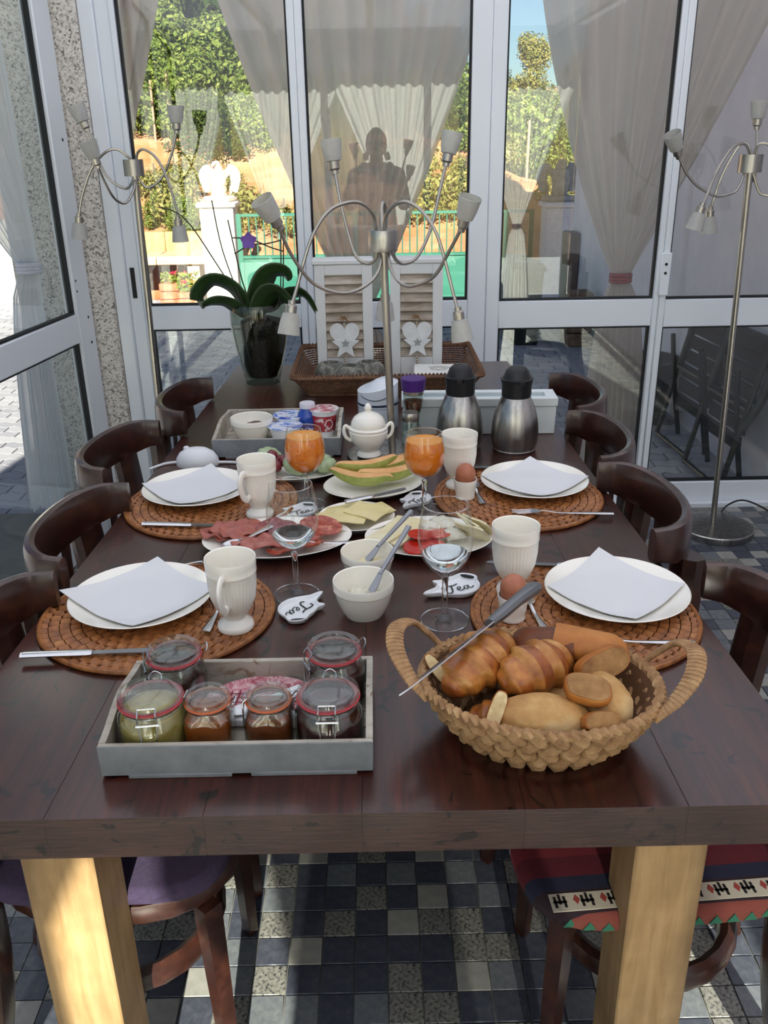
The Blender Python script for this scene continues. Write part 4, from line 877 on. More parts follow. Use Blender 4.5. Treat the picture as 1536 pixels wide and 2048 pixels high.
# ---- printed oval dish with white spoons
m, nt, b = newmat('pink_transfer_print'); v = coords(nt); f = noise_fac(nt, v, 75, 5, .7, 1.0)
nt.links.new(ramp(nt, f, [(.38, '9c3a4c'), (.48, 'c57a84'), (.6, 'e3c5c6')]), b.inputs['Base Color']); b.inputs['Roughness'].default_value = .2; b.inputs['Coat Weight'].default_value = .5
dd = thing('printed_dish', 'pink transfer-printed oval dish at the back of the jam tray', 'dish', (-.178, 1.060, jz + .001), R(8))
B().lathe([(0, .0), (.7, .0), (.97, .007), (1, .0095), (.98, .011), (.7, .004), (0, .0035)], 48, Matrix.Diagonal((.078, .052, 1, 1))).build('dish', m, dd)
lt = B()
for k in range(4):
    x = -.060 + k * .012; lt.tube([(x, -.018, .0068), (x + .010, .026, .0068)], .0009, 4); lt.tube([(-.066, -.012 + k * .011, .0068), (-.018, -.016 + k * .011, .0068)], .0009, 4)
lt.build('printed_lattice', plain('print_red', '7d2436', .4), dd)
for i, (x, y, a, l_) in enumerate([(-.155, 1.050, 35, .085), (-.140, 1.046, 40, .08), (-.105, 1.020, 38, .07)]):
    s_ = thing('ceramic_spoon', ['white ceramic spoon with a dot pattern lying on the pink dish', 'white ceramic spoon lying along the inner edge of the pink dish', 'white ceramic spoon reaching behind the dark red jam jar'][i], 'spoon', (x, y, jz + .016 - .002 * i), R(a), 'white ceramic jam spoons')
    B().tube([(-l_ * .5, 0, .001), (0, 0, .002), (l_ * .5, 0, 0)], [.8, .8, 1.2], 8, flat=(.003, .0055), up=(0, 0, 1)).build('handle', WHITEC, s_)
    B().lathe([(0, -.0035), (.008, -.002), (.0125, .002), (.0115, .0025), (.007, -.0005), (0, -.0015)], 20, TR(-l_ * .5 - .010, 0, 0) @ Matrix.Diagonal((1.3, 1, 1, 1))).build('spoon_bowl', WHITEC, s_)
lump('sugar_dish', 'small white rosette dish between the two small jars', 'dish', (-.195, 1.020, jz + .006), (.026, .020, .010), WHITEC, 3, .1)
# ---- second tray with bowl, yoghurts, bottle
tray('grey wooden tray of yoghurts on the far left of the table', (-.266, 2.318, TZ), .336, .29, .052)
tz2 = TZ + .0112
bowl('soup_bowl', 'cream bowl of muesli in the yoghurt tray', (-.345, 2.305, tz2), .058, .062)
lump('muesli', 'brown muesli lying in the cream bowl', 'muesli', (-.335, 2.308, tz2 + .036), (.034, .028, .010), mottled('muesli_grains', [(.35, '3a281c'), (.6, '7a5f46')], 160, bumpy=.6), 4, .3)
FOIL = mottled('blue_printed_foil', [(.36, '2c4aa8'), (.46, '7d9ad8'), (.52, 'e2e6f0'), (.62, 'dfe3ee'), (.68, 'b84a6a')], 34, 3, .25, (1, 2, 1), .1, .0)
for i, (x, y, dz, lab) in enumerate([(-.245, 2.36, .018, 'yoghurt pot with a blue and pink foil lid at the back of the tray'), (-.252, 2.285, .008, 'yoghurt pot with a blue foil lid at the front of the tray')]):
    r = thing('yoghurt_pot', lab, 'yoghurt', (x, y, tz2), 0, 'yoghurt pots with blue foil lids'); r.scale = (1.15, 1.15, .85)
    B().lathe([(0, 0), (.030, 0), (.038, .040 + dz), (.0405, .0405 + dz), (.0405, .042 + dz), (0, .042 + dz)], 40).build('pot', WHITEC, r); B().lathe([(0, .0425 + dz), (.042, .0425 + dz), (.0415, .0435 + dz), (0, .0442 + dz)], 40).build('foil_lid', FOIL, r)
r = thing('yoghurt_pot', 'white yoghurt cup with a red side label behind the blue bottle', 'yoghurt', (-.148, 2.335, tz2))
B().lathe([(0, 0), (.028, 0), (.036, .070), (.040, .071), (.040, .074), (0, .074)], 40).build('cup', WHITEC, r); B().lathe([(.0300, .015), (.0352, .060)], 40).build('label_band', mottled('red_cup_print', [(.4, '9c2434'), (.6, 'b8444c'), (.66, 'e5dada')], 40, 2, .4, bumpy=0), r)
B().lathe([(0, .0745), (.041, .0745), (.0405, .0755), (0, .0762)], 40).build('foil_lid', mottled('red_white_foil', [(.45, 'e5dcdc'), (.6, 'b04a58')], 45, 2, .3, bumpy=0), r)
o_ = B(); o_.tube([(.0345 * math.sin(a), -.0345 * math.cos(a), .038 + .012 * math.cos(t)) for t, a in [(2 * PI * k / 16, .45 + .30 * math.sin(2 * PI * k / 16)) for k in range(16)]], .0012, 5, closed=True); o_.build('ring_emblem', WHITEC, r)
r = thing('drink_bottle', 'small blue yoghurt drink bottle with a white cap', 'bottle', (-.194, 2.345, tz2))
B().lathe([(0, 0), (.022, 0), (.024, .004), (.022, .016), (.028, .036), (.029, .050), (.026, .062), (.019, .072), (.018, .078), (0, .078)], 36).build('body', plain('blue_sleeve', '2348a4', .25, coat=.5), r)
B().lathe([(.018, .074), (.0215, .076), (.0215, .088), (.020, .090), (0, .0905)], 36).build('cap', plain('pale_cap', 'd6d3dc', .4), r)
sg = B(); sg.tube([(.0233 * math.sin(a), -.0233 * math.cos(a), .014 + .006 * math.sin(a * 5)) for a in [-.9 + 1.8 * k / 24 for k in range(25)]], .0016, 5); sg.tube([(.0238 * math.sin(a), -.0238 * math.cos(a), .020 + .004 * math.cos(a * 7)) for a in [-.7 + 1.4 * k / 24 for k in range(25)]], .0012, 5); sg.build('script_mark', WHITEC, r)
# ---- cord dimmer
r = thing('cord_dimmer', 'white domed floor-lamp cord dimmer on the far left of the table', 'dimmer', (-.466, 2.135, TZ), R(-4))
B().lathe([(0, .0), (.98, 0), (1, .006), (.96, .018), (.80, .032), (.5, .042), (.2, .0455), (0, .046)], 36, Matrix.Diagonal((.056, .040, 1, 1))).build('housing', plain('white_plastic', 'dfe1e4', .35), r)
B().lathe([(0, 0), (.008, 0), (.0075, .010), (.005, .0125), (0, .013)], 20, TR(-.026, 0, .036)).build('knob', MATS['white_plastic'], r)
B().tube(smoothpath([(.052, 0, .006), (.09, .005, .004), (.17, -.01, .004)], 6), .0035, 8).tube(smoothpath([(-.053, 0, .006), (-.085, -.01, .004), (-.112, -.05, .004)], 6), .0035, 8).build('cord', MATS['white_plastic'], r)
# ---- sugar pot
r = thing('sugar_pot', 'cream lidded sugar pot with two handles on the lamp base', 'pot', (-.024, 2.128, TZ + .019), R(10))
B().lathe([(0, 0), (.030, 0), (.032, .003), (.029, .010), (.024, .014), (.030, .022), (.044, .040), (.049, .056), (.050, .066), (.0485, .068), (.0495, .072), (.050, .0745), (.046, .078), (.043, .078), (.042, .07), (.02, .03), (0, .03)], 56).build('body', CREAM, r)
B().lathe([(.043, .076), (.0445, .079), (.043, .090), (.036, .102), (.024, .110), (.012, .114), (.007, .117), (.010, .124), (.0085, .130), (.004, .136), (0, .138)], 48).build('lid', CREAM, r)
for s in (-1, 1): B().tube(smoothpath([(s * .046, 0, .072), (s * .058, 0, .082), (s * .063, 0, .070), (s * .058, 0, .052), (s * .045, 0, .042)], 5), .0045, 8).build('handle', CREAM, r)
# ---- thermos jugs
BLK = plain('black_plastic', '17181a', .42)
def jug(label, loc, rz):
    r = thing('thermos_jug', label, 'jug', loc, rz, 'steel thermos jugs')
    B().lathe([(0, 0), (.055, 0), (.0575, .004), (.0575, .006), (.0565, .007), (.059, .020), (.061, .024), (.0622, .045), (.0605, .072), (.055, .10), (.0465, .125), (.0385, .142), (.036, .146), (0, .146)], 64).build('body', STEEL, r)
    B().lathe([(.0365, .142), (.0385, .150), (.0385, .172), (.041, .186), (.043, .192), (.037, .1935), (.034, .200), (.029, .213), (.019, .222), (0, .225)], 48).build('lid', BLK, r)
    B().prism([(-.012, .036), (.012, .036), (.006, .052), (-.006, .052)], .184, .193).build('spout', BLK, r)
    B().tube(smoothpath([(0, -.036, .185), (0, -.064, .186), (0, -.080, .160), (0, -.082, .11), (0, -.070, .06), (0, -.060, .05)], 5), 1, 10, flat=(.006, .010), up=(1, 0, 0)).build('handle', BLK, r); return r
jug('left steel thermos jug with black lid, partly behind the mug', (.219, 2.245, TZ), R(172)); jug('right steel thermos jug with black lid, in front of the white box', (.362, 2.212, TZ), R(186))
# ---- long white box
r = thing('tea_box', 'long white lidded box behind the thermos jugs', 'box', (.284, 2.388, TZ), R(-2)); WB_ = plain('white_lacquer', 'dde3e2', .4, coat=.2)
B().box((-.212, -.045, 0), (.212, .045, .080), .002).build('body', WB_, r)
b = B(); b.box((-.216, -.049, .080), (.216, -.024, .104), .002).box((-.216, .024, .080), (.216, .049, .104), .002).box((-.216, -.024, .080), (-.185, .024, .104), .002).box((.185, -.024, .080), (.216, .024, .104), .002); b.build('lid_frame', WB_, r)
B().box((-.186, -.025, .094), (.186, .025, .097)).build('lid_window', mottled('grey_glass', [(.3, '8da0a4'), (.7, 'a3b2b4')], 10, rough=.1, bumpy=0), r)
# ---- waste tin
r = thing('table_bin', 'small white swing-lid table bin behind the lamp pole', 'bin', (.002, 2.45, TZ), R(-18)); ENA = plain('white_enamel', 'd9dfe6', .25, coat=.4)
def slant(R_, z, a): return R_
B().lathe([(0, 0), (.058, 0), (.0585, .062), (.0605, .064), (.0605, .068), (.0585, .07)], 48).build('body', ENA, r)
B().lathe([(.0592, .068), (.0615, .069), (.0615, .0735), (.0592, .0745)], 48).build('blue_band', plain('navy_band', '1f2a44', .4), r)
b = B(); n = 48; lo, hi = [], []
for k in range(n):
    a = 2 * PI * k / n; x, y = .0588 * math.cos(a), .0588 * math.sin(a); lo.append(Vector((x, y, .0735))); hi.append(Vector((x, y, .118 + .012 * math.cos(a) + .006 * math.sin(a))))
b.loft([lo, hi, [Vector((p.x * .5, p.y * .5, p.z + .012)) for p in hi], [Vector((p.x * .05, p.y * .05, .138)) for p in hi]]).build('lid', ENA, r)
B().tube([(.0593 * math.cos(a), .0593 * math.sin(a), .098 - .010 * math.sin((a + 2.2) / 1.5 * PI)) for a in [-2.2 + 1.5 * k / 20 for k in range(21)]], .0012, 5).build('lid_seam', MATS['navy_band'], r)
# ---- mill and shaker
r = thing('spice_mill', 'glass spice mill with purple cap and red chilli flakes', 'mill', (.098, 2.312, TZ)); r.scale = (1.0, 1.0, 1.14)
B().lathe([(0, 0), (.022, 0), (.022, .03), (.014, .045), (.012, .052), (.020, .066), (.026, .088), (.0285, .108), (.0285, .114), (.026, .114), (.024, .09), (.018, .068), (0, .06)], 40).build('glass_body', JG, r)
B().lathe([(0, .062), (.017, .068), (.023, .088), (.0245, .097), (0, .099)], 32).build('chilli_flakes', mottled('chilli', [(.35, '4a1c10'), (.5, '8a3a20'), (.65, 'b06a40')], 150, bumpy=.8), r)
B().lathe([(0, .113), (.0285, .113), (.0285, .122), (0, .122)], 40).build('steel_collar', NICKEL, r); B().lathe([(0, .1225), (.0315, .1225), (.0345, .150), (.033, .152), (0, .152)], 40).build('purple_cap', plain('purple_plastic', '4a2276', .4), r)
r = thing('salt_shaker', 'small glass salt shaker with steel lid on the lamp base edge', 'shaker', (.086, 2.22, TZ + .0185))
B().lathe([(0, 0), (.024, 0), (.024, .062), (.021, .068), (.0195, .066), (.022, .060), (.022, .004), (0, .004)], 12).build('glass_body', JG, r); B().lathe([(0, .0045), (.0215, .0045), (.0215, .030), (0, .031)], 24).build('salt', plain('salt', 'd8d8d4', .8, bumpy=.5, bscale=400), r)
B().lathe([(.0225, .063), (.0235, .066), (.0235, .080), (.021, .086), (0, .088)], 32).build('steel_lid', NICKEL, r)
# ---- table lamp with flexible arms
SHD = mottled('frosted_glass_shade', [(.3, 'd9d9d2'), (.7, 'e6e6e0')], 60, 3, .45, (1, 1, 1), .2, sss=.3)
m = MATS['frosted_glass_shade']; m.node_tree.nodes['Principled BSDF'].inputs['Transmission Weight'].default_value = .45
def shade(par, base, d, s=1.):
    d = Vector(d).normalized(); M = Matrix.Translation(base) @ d.to_track_quat('Z', 'X').to_matrix().to_4x4() @ Matrix.Scale(s, 4)
    sh = B().lathe([(.012, .016), (.0185, .018), (.0225, .035), (.0262, .066), (.0252, .0665), (.021, .034), (.0165, .020), (.012, .018)], 24, M).build('lamp_shade', SHD, par)
    B().lathe([(0, -.012), (.0085, -.012), (.0085, -.004), (.013, .0), (.013, .018), (0, .018)], 20, M).build('socket', NICKEL, par)
def arms(par, data, rad, s):
    for pts, d in data:
        B().tube(smoothpath(pts, 6), rad, 8).build('flexible_arm', NICKEL, par); shade(par, pts[-1], d, s)
def up(a, b_): return tuple(q - p for p, q in zip(a, b_))
lp = thing('table_lamp', 'tall brushed-steel table lamp with seven flexible arms and frosted shades', 'lamp')
B().lathe([(0, 0), (.120, 0), (.122, .004), (.120, .012), (.10, .0165), (.02, .018), (0, .018)], 64, TR(.040, 2.166, TZ)).build('base', STEEL, lp)
B().tube([(.037, 2.171, TZ + .017), (.0205, 2.171, 1.30)], .0095, 16).build('pole', NICKEL, lp)
B().lathe([(0, -.026), (.0335, -.026), (.0345, -.023), (.0345, .020), (.0335, .023), (0, .023)], 32, TR(.021, 2.171, 1.304)).build('hub', STEEL, lp)
S1 = [(0.018,2.171,1.281),(0.007,2.146,1.232),(-0.030,2.121,1.201),(-0.081,2.095,1.193),(-0.145,2.070,1.222),(-0.190,2.045,1.292),(-0.211,2.020,1.354)]
S2 = [(0.010,2.171,1.281),(0.001,2.189,1.256),(-0.018,2.207,1.246),(-0.046,2.225,1.262),(-0.066,2.244,1.322),(-0.084,2.262,1.402),(-0.093,2.280,1.461)]
S3 = [(0.041,2.171,1.281),(0.052,2.189,1.255),(0.072,2.207,1.244),(0.106,2.225,1.259),(0.140,2.244,1.324),(0.162,2.262,1.410),(0.179,2.280,1.474)]
S4 = [(0.031,2.171,1.281),(0.039,2.151,1.237),(0.059,2.131,1.210),(0.088,2.111,1.204),(0.138,2.090,1.229),(0.172,2.070,1.289),(0.198,2.050,1.342)]
S5 = [(0.005,2.171,1.325),(-0.002,2.154,1.362),(-0.026,2.136,1.388),(-0.060,2.119,1.392),(-0.105,2.102,1.373),(-0.145,2.085,1.315),(-0.183,2.067,1.206),(-0.194,2.050,1.173)]
S6 = [(0.023,2.171,1.324),(0.029,2.154,1.361),(0.052,2.136,1.386),(0.081,2.119,1.390),(0.117,2.102,1.364),(0.148,2.085,1.310),(0.179,2.067,1.200),(0.192,2.050,1.151)]
S7 = [(0.020,2.171,1.324),(0.019,2.202,1.370),(0.023,2.234,1.385),(0.028,2.265,1.365),(0.029,2.297,1.267),(0.027,2.329,1.176),(0.026,2.360,1.146)]
arms(lp, [(S1, (-.45, -.35, .8)), (S2, (-.12, .1, 1)), (S3, (.22, .1, 1)), (S4, (.22, -.25, .9)), (S5, (-.15, -.2, -1)), (S6, (.16, -.1, -1)), (S7, (-.02, .1, -1))], .0042, 1.0)
# ---- floor lamps
fr = thing('floor_lamp', 'steel floor lamp with flexible arms standing on the right', 'lamp')
B().lathe([(0, 0), (.148, 0), (.150, .004), (.150, .026), (.146, .030), (.02, .032), (0, .032)], 64, TR(1.405, 3.33, 0)).build('base', STEEL, fr)
B().tube([(1.395, 3.344, .03), (1.350, 3.344, 1.41)], .0115, 14).build('pole', NICKEL, fr); B().lathe([(0, -.03), (.042, -.03), (.042, .03), (0, .03)], 32, TR(1.348, 3.344, 1.433)).build('hub', STEEL, fr)
FA = [([(1.334,3.344,1.411),(1.311,3.337,1.346),(1.270,3.329,1.329),(1.224,3.322,1.328),(1.158,3.315,1.361),(1.109,3.307,1.407),(1.071,3.300,1.467)], (-.45, -.3, .85)),
 ([(1.342,3.344,1.464),(1.315,3.328,1.496),(1.274,3.313,1.493),(1.240,3.297,1.460),(1.203,3.281,1.398),(1.178,3.266,1.333),(1.158,3.250,1.294)], (-.25, 0, -1)),
 ([(1.346,3.344,1.464),(1.335,3.357,1.497),(1.312,3.369,1.494),(1.288,3.382,1.448),(1.268,3.395,1.386),(1.256,3.407,1.316),(1.252,3.420,1.269)], (.05, 0, -1)),
 ([(1.362,3.344,1.402),(1.390,3.335,1.338),(1.417,3.326,1.325),(1.451,3.318,1.326),(1.476,3.309,1.368),(1.487,3.300,1.443)], (.3, 0, 1)),
 ([(1.358,3.344,1.403),(1.372,3.358,1.373),(1.382,3.372,1.393),(1.381,3.386,1.477),(1.376,3.400,1.559)], (-.02, 0, 1)),
 ([(1.357,3.344,1.464),(1.363,3.335,1.495),(1.392,3.326,1.496),(1.432,3.318,1.460),(1.472,3.309,1.393),(1.509,3.300,1.309)], (.2, 0, -1))]
arms(fr, FA, .0048, 1.2)
B().tube(smoothpath([(1.46, 3.45, .004), (1.50, 3.48, .05), (1.56, 3.46, .085), (1.63, 3.40, .07), (1.70, 3.36, .02), (1.80, 3.30, .005)], 6), .004, 8).build('cord', BLK, fr)
fl2 = thing('floor_lamp', 'steel floor lamp with flexible arms before the left door jamb', 'lamp')
B().lathe([(0, 0), (.148, 0), (.150, .004), (.150, .026), (.146, .030), (.02, .032), (0, .032)], 64, TR(-.885, 3.43, 0)).build('base', STEEL, fl2)
B().tube([(-.882, 3.40, .03), (-.862, 3.40, 1.43)], .0115, 14).build('pole', NICKEL, fl2); B().lathe([(0, -.028), (.036, -.028), (.036, .028), (0, .028)], 32, TR(-.863, 3.40, 1.452)).build('hub', STEEL, fl2)
FB = [([(-0.850,3.400,1.478),(-0.840,3.393,1.503),(-0.814,3.387,1.512),(-0.774,3.380,1.484),(-0.744,3.373,1.423),(-0.718,3.367,1.318),(-0.714,3.360,1.273)], (.02, 0, -1)),
 ([(-0.854,3.400,1.428),(-0.845,3.404,1.407),(-0.820,3.408,1.384),(-0.768,3.412,1.417),(-0.723,3.416,1.501),(-0.699,3.420,1.578)], (.05, 0, 1)),
 ([(-0.870,3.400,1.478),(-0.880,3.393,1.492),(-0.911,3.387,1.514),(-0.952,3.380,1.505),(-1.005,3.373,1.454),(-1.052,3.367,1.362),(-1.072,3.360,1.289)], (-.1, 0, -1)),
 ([(-0.865,3.400,1.428),(-0.876,3.400,1.402),(-0.903,3.400,1.382),(-0.956,3.400,1.414),(-0.982,3.400,1.467),(-1.000,3.400,1.545),(-1.015,3.400,1.587)], (-.35, 0, 1)),
 ([(-0.861,3.400,1.428),(-0.866,3.380,1.381),(-0.892,3.360,1.338),(-0.915,3.340,1.340),(-0.934,3.320,1.368),(-0.951,3.300,1.424),(-0.958,3.280,1.468)], (-.25, -.15, 1))]
arms(fl2, FB, .0048, 1.15)
# ---- orchid in a glass vase
vs = thing('orchid_vase', 'tall smoked glass vase holding an orchid with dark bark', 'vase', (-.395, 2.985, TZ))
B().lathe([(0, 0), (.058, 0), (.060, .004), (.060, .010), (.072, .06), (.088, .13), (.0965, .20), (.096, .25), (.0905, .272), (.088, .272), (.0925, .25), (.093, .20), (.085, .13), (.068, .062), (.052, .022), (0, .020)], 56).build('glass', thinglass('smoked_glass', 'dfe4df', .05), vs)
B().lathe([(0, .024), (.05, .024), (.066, .062), (.083, .13), (.0905, .19), (.088, .21), (.05, .222), (0, .224)], 40, fn=lambda R_, z, a: R_ * (1 - (.30 * max(0, math.cos(a - 3.5)) if z > .1 else .1 * max(0, math.cos(a - 3.5))))).build('bark', mottled('orchid_bark', [(.35, '14120e'), (.6, '33291d'), (.75, '5a4a36')], 60, 4, .9, bumpy=.9, bdist=.01), vs)
oc = thing('orchid', 'orchid plant with thick dark leaves, bare stems and one violet bloom', 'plant', (-.395, 2.985, TZ + .2))
LF = mottled('orchid_leaf', [(.3, '1f3318'), (.7, '35512a')], 12, 4, .35, coat=.3, bumpy=.1)
def oleaf(pts, w):
    sp_ = smoothpath(pts, 6); n = len(sp_) - 1
    def fn(u, v):
        k = int(round(u * n)); p = sp_[k]; t = (sp_[min(k + 1, n)] - sp_[max(k - 1, 0)]).normalized(); s = t.cross(Vector((0, 0, 1))); s = s.normalized() if s.length > .05 else Vector((0, 1, 0)); s.rotate(Matrix.Rotation(R(38) * (1 if t.x < 0 else -1), 3, t))
        e = math.sin(PI * min(1, .12 + u * .86)) ** .6; q = (v - .5) * 2; return p + s * (q * w * e) + s.cross(t) * (w * .25 * abs(q) * e)
    B().grid(n, 8, fn).build('leaf', LF, oc, keep=True); m_ = oc.children[-1].modifiers.new('s', 'SOLIDIFY'); m_.thickness = .003
L3 = lambda *p: [(x + .395, y - 2.985, z - .96) for x, y, z in p]
oleaf(L3((-.425, 2.97, .99), (-.47, 2.96, 1.075), (-.535, 2.95, 1.105), (-.585, 2.95, 1.06), (-.575, 2.95, 1.02)), .040)
oleaf(L3((-.43, 2.95, .99), (-.48, 2.92, 1.035), (-.53, 2.91, 1.045), (-.565, 2.90, 1.035)), .032)
oleaf(L3((-.41, 2.97, .99), (-.385, 2.96, 1.06), (-.345, 2.95, 1.125), (-.30, 2.95, 1.13), (-.285, 2.95, 1.105)), .045)
oleaf(L3((-.40, 2.94, .99), (-.36, 2.92, 1.055), (-.32, 2.90, 1.075), (-.275, 2.90, 1.03)), .042)
oleaf(L3((-.39, 3.02, .99), (-.33, 3.01, 1.03), (-.25, 2.99, 1.055), (-.20, 2.98, .99)), .036)
STM = plain('orchid_stem', '3a3a2c', .6)
for p in (((-.42, 2.96, 1.0), (-.45, 2.955, 1.05), (-.505, 2.95, 1.145), (-.583, 2.95, 1.278), (-.63, 2.95, 1.325), (-.682, 2.95, 1.341)), ((-.415, 2.97, 1.0), (-.445, 2.95, 1.05), (-.493, 2.95, 1.207), (-.514, 2.95, 1.36)), ((-.41, 3.0, 1.0), (-.44, 2.98, 1.1), (-.468, 2.95, 1.30)), ((-.36, 2.98, 1.0), (-.317, 2.95, 1.05), (-.300, 2.95, 1.27)), ((-.354, 2.98, 1.0), (-.309, 2.95, 1.05), (-.292, 2.95, 1.27)), ((-.300, 2.95, 1.235), (-.35, 2.945, 1.225), (-.40, 2.945, 1.222), (-.455, 2.95, 1.195)), ((-.296, 2.95, 1.20), (-.34, 2.945, 1.215), (-.40, 2.945, 1.24), (-.46, 2.95, 1.245))):
    B().tube(smoothpath(L3(*p), 5), [.0028] * 6 + [.0020] * 60, 6) if False else B().tube(smoothpath(L3(*p), 5), .0022, 6).build('stem', STM, oc)
bl = B()
for k in range(5):
    a = 2 * PI * k / 5 + .3; M = TR(-.405 + .395, 2.94 - 2.985, 1.235 - .96) @ RX(R(75)) @ RZ(a); bl.grid(6, 4, lambda u, v: M @ Vector((.028 * u, (v - .5) * .026 * math.sin(PI * min(1, .15 + u * .82)), .006 * u * u)))
bl.build('bloom', plain('violet_petal', '6a4a9a', .6), oc, keep=True)
# ---- wicker tray with shutters
WK = mottled('dark_wicker', [(.3, '4a3020'), (.6, '7a5438'), (.8, '94704e')], 90, 4, .65, bumpy=.4)
wt = thing('wicker_tray', 'rectangular brown wicker tray at the far end of the table', 'basket', (.034, 2.985, TZ))
def rrect(hx, hy, r_, n=5):
    P = []
    for cx, cyy, a0 in ((hx - r_, hy - r_, 0), (-hx + r_, hy - r_, PI / 2), (-hx + r_, -hy + r_, PI), (hx - r_, -hy + r_, 1.5 * PI)):
        for k in range(n + 1): a = a0 + PI / 2 * k / n; P.append((cx + r_ * math.cos(a), cyy + r_ * math.sin(a)))
    return P
def dense(P, step=.0055):
    out = []
    for a, b_ in zip(P, P[1:] + P[:1]):
        d = math.dist(a, b_); n = max(1, int(d / step))
        for k in range(n): out.append((a[0] + (b_[0] - a[0]) * k / n, a[1] + (b_[1] - a[1]) * k / n))
    return out
ws = B()
for k in range(9):
    f_ = k / 8; P = dense(rrect(.265 + .038 * f_, .205 + .035 * f_, .03)); n = len(P); pts = [(x, y, .006 + .056 * f_) for x, y in P]
    rr = [(.0040 if (q // 1 + k) % 2 else .0028) for q in range(n)]
    ws.tube(pts, rr, 5, closed=True)
ws.build('woven_wall', WK, wt); stuff(wt.children[-1])
P = rrect(.309, .246, .034, 8); b = B(); b.tube([(x, y, .068) for x, y in dense(P, .02)], .0085, 8, closed=True); dn = dense(P, .012)
for k in range(len(dn)):
    a, c = dn[k], dn[(k + 1) % len(dn)]; b.tube([(a[0], a[1], .071), ((a[0] + c[0]) / 2, (a[1] + c[1]) / 2, .0775), (c[0], c[1], .071)], [.003, .005, .003], 5)
b.build('braided_rim', WK, wt); stuff(wt.children[-1])
B().prism(rrect(.268, .208, .03), .001, .006).build('woven_base', WK, wt)
SHW = plain('shutter_white', 'd9dbda', .55, bumpy=.1, bscale=60)
SLT = wood('whitewashed_slat', [(.3, 'a59684'), (.5, 'c4b8a8'), (.75, 'dbd4c8')], 6, (1.5, 8, 8), .75, 0, .2)
LIM = mottled('white_hearts', [(.3, 'cfd2d2'), (.7, 'e2e3e1')], 40, bumpy=.15)
def shutter(label, x, y, W, H, rz, lab2):
    r = thing('shutter_stand', label, 'shutter', (x, y, TZ + .0062), rz, 'white louvred shutter stands'); w = .034; t = .018
    for s in (-1, 1): B().box((s * W / 2 - (w if s > 0 else 0), -t / 2, 0), (s * W / 2 + (w if s < 0 else 0), t / 2, H), .002).build('stile', SHW, r)
    B().box((-W / 2 + w, -t / 2, H - .034), (W / 2 - w, t / 2, H - .0), .002).build('rail', SHW, r); B().box((-W / 2 + w, -t / 2, 0), (W / 2 - w, t / 2, .075), .002).build('rail', SHW, r)
    B().box((-W / 2 - .006, -t / 2 - .004, H), (W / 2 + .006, .085, H + .016), .003).build('top_cap', SHW, r)
    for s in (-1, 1): B().box((s * W / 2 - (.012 if s > 0 else 0), t / 2, 0), (s * W / 2 + (.012 if s < 0 else 0), .08, H), .001).build('side_board', SHW, r)
    n = 9; h = (H - .034 - .075) / n
    for k in range(n): B().box((-W / 2 + w, -.003, -h * .55), (W / 2 - w, .003, h * .55), .001, TR(0, 0, .075 + h * (k + .5)) @ RX(R(-30))).build('slat', SLT, r)
    d = thing('heart_hanger', lab2, 'ornament', (x, y - .030, TZ - .052), rz, 'hanging heart and star ornaments')
    hp = []
    for k in range(28):
        t_ = 2 * PI * k / 28; hp.append((.0033 * 16 * math.sin(t_) ** 3 * .95, .0033 * (13 * math.cos(t_) - 5 * math.cos(2 * t_) - 2 * math.cos(3 * t_) - math.cos(4 * t_))))
    M = TR(0, 0, H * .55 + .005) @ RX(R(90)); B().prism(hp, -.004, .004, M).build('heart', LIM, d)
    sp = lambda r0, cx, cy_: [(cx + r0 * (1 if k % 2 == 0 else .45) * math.cos(PI / 2 + PI * k / 5), cy_ + r0 * (1 if k % 2 == 0 else .45) * math.sin(PI / 2 + PI * k / 5)) for k in range(10)]
    B().prism(sp(.050, .002, -.034), .0042, .008, M).build('star', LIM, d); B().prism(sp(.016, .002, -.028), .0082, .0095, M).build('small_star', plain('grey_star', '9a9c98', .7), d)
    pin = B(); 
    for z_ in (.185, .178): pin.lathe([(0, -.004), (.0035, -.002), (.004, 0), (.0035, .002), (0, .004)], 10, TR(0, 0, H * .55 + z_ - .145))
    for z_ in (-.076, -.085, -.093): pin.lathe([(0, -.005), (.004, -.002), (.005, 0), (.004, .002), (0, .005)], 10, TR(0, 0, H * .55 + z_))
    pin.tube([(0, 0, H * .55 + .03), (0, 0, H * .55 + .075)], .0012, 5); pin.tube([(0, 0, H * .55 - .06), (0, 0, H * .55 - .12)], .001, 5); pin.build('beads', plain('wood_beads', 'b5a690', .6), d)
    B().prism([(0, -.012), (.009, .002), (.005, .008), (0, .004), (-.005, .008), (-.009, .002)], -.003, .003, TR(0, 0, H * .55 - .118) @ RX(R(90))).build('pendant_heart', plain('zinc', '8a8c8a', .5, .4), d)
    rf = B(); q = random.Random(9)
    for k in range(14): rf.tube([(0, -.002, H * .55 + .062), (q.uniform(-.012, .012), -.004, H * .55 + .062 + q.uniform(-.004, .012)), (q.uniform(-.024, .024), -.002, H * .55 + .058 + q.uniform(-.012, .010))], .0011, 4)
    rf.build('raffia_bow', plain('raffia', '8a6a48', .9), d); return r
shutter('left white louvred shutter stand in the wicker tray', -.106, 2.985, .192, .385, R(2), 'white heart and star ornament hanging on the left shutter'); shutter('right white louvred shutter stand in the wicker tray', .138, 2.985, .176, .385, R(-3), 'white heart and star ornament hanging on the right shutter')
STN = mottled('carved_soapstone', [(.35, '4a4a44'), (.55, '77766c'), (.7, '9a9888')], 60, 4, .75, bumpy=.8, bdist=.004)
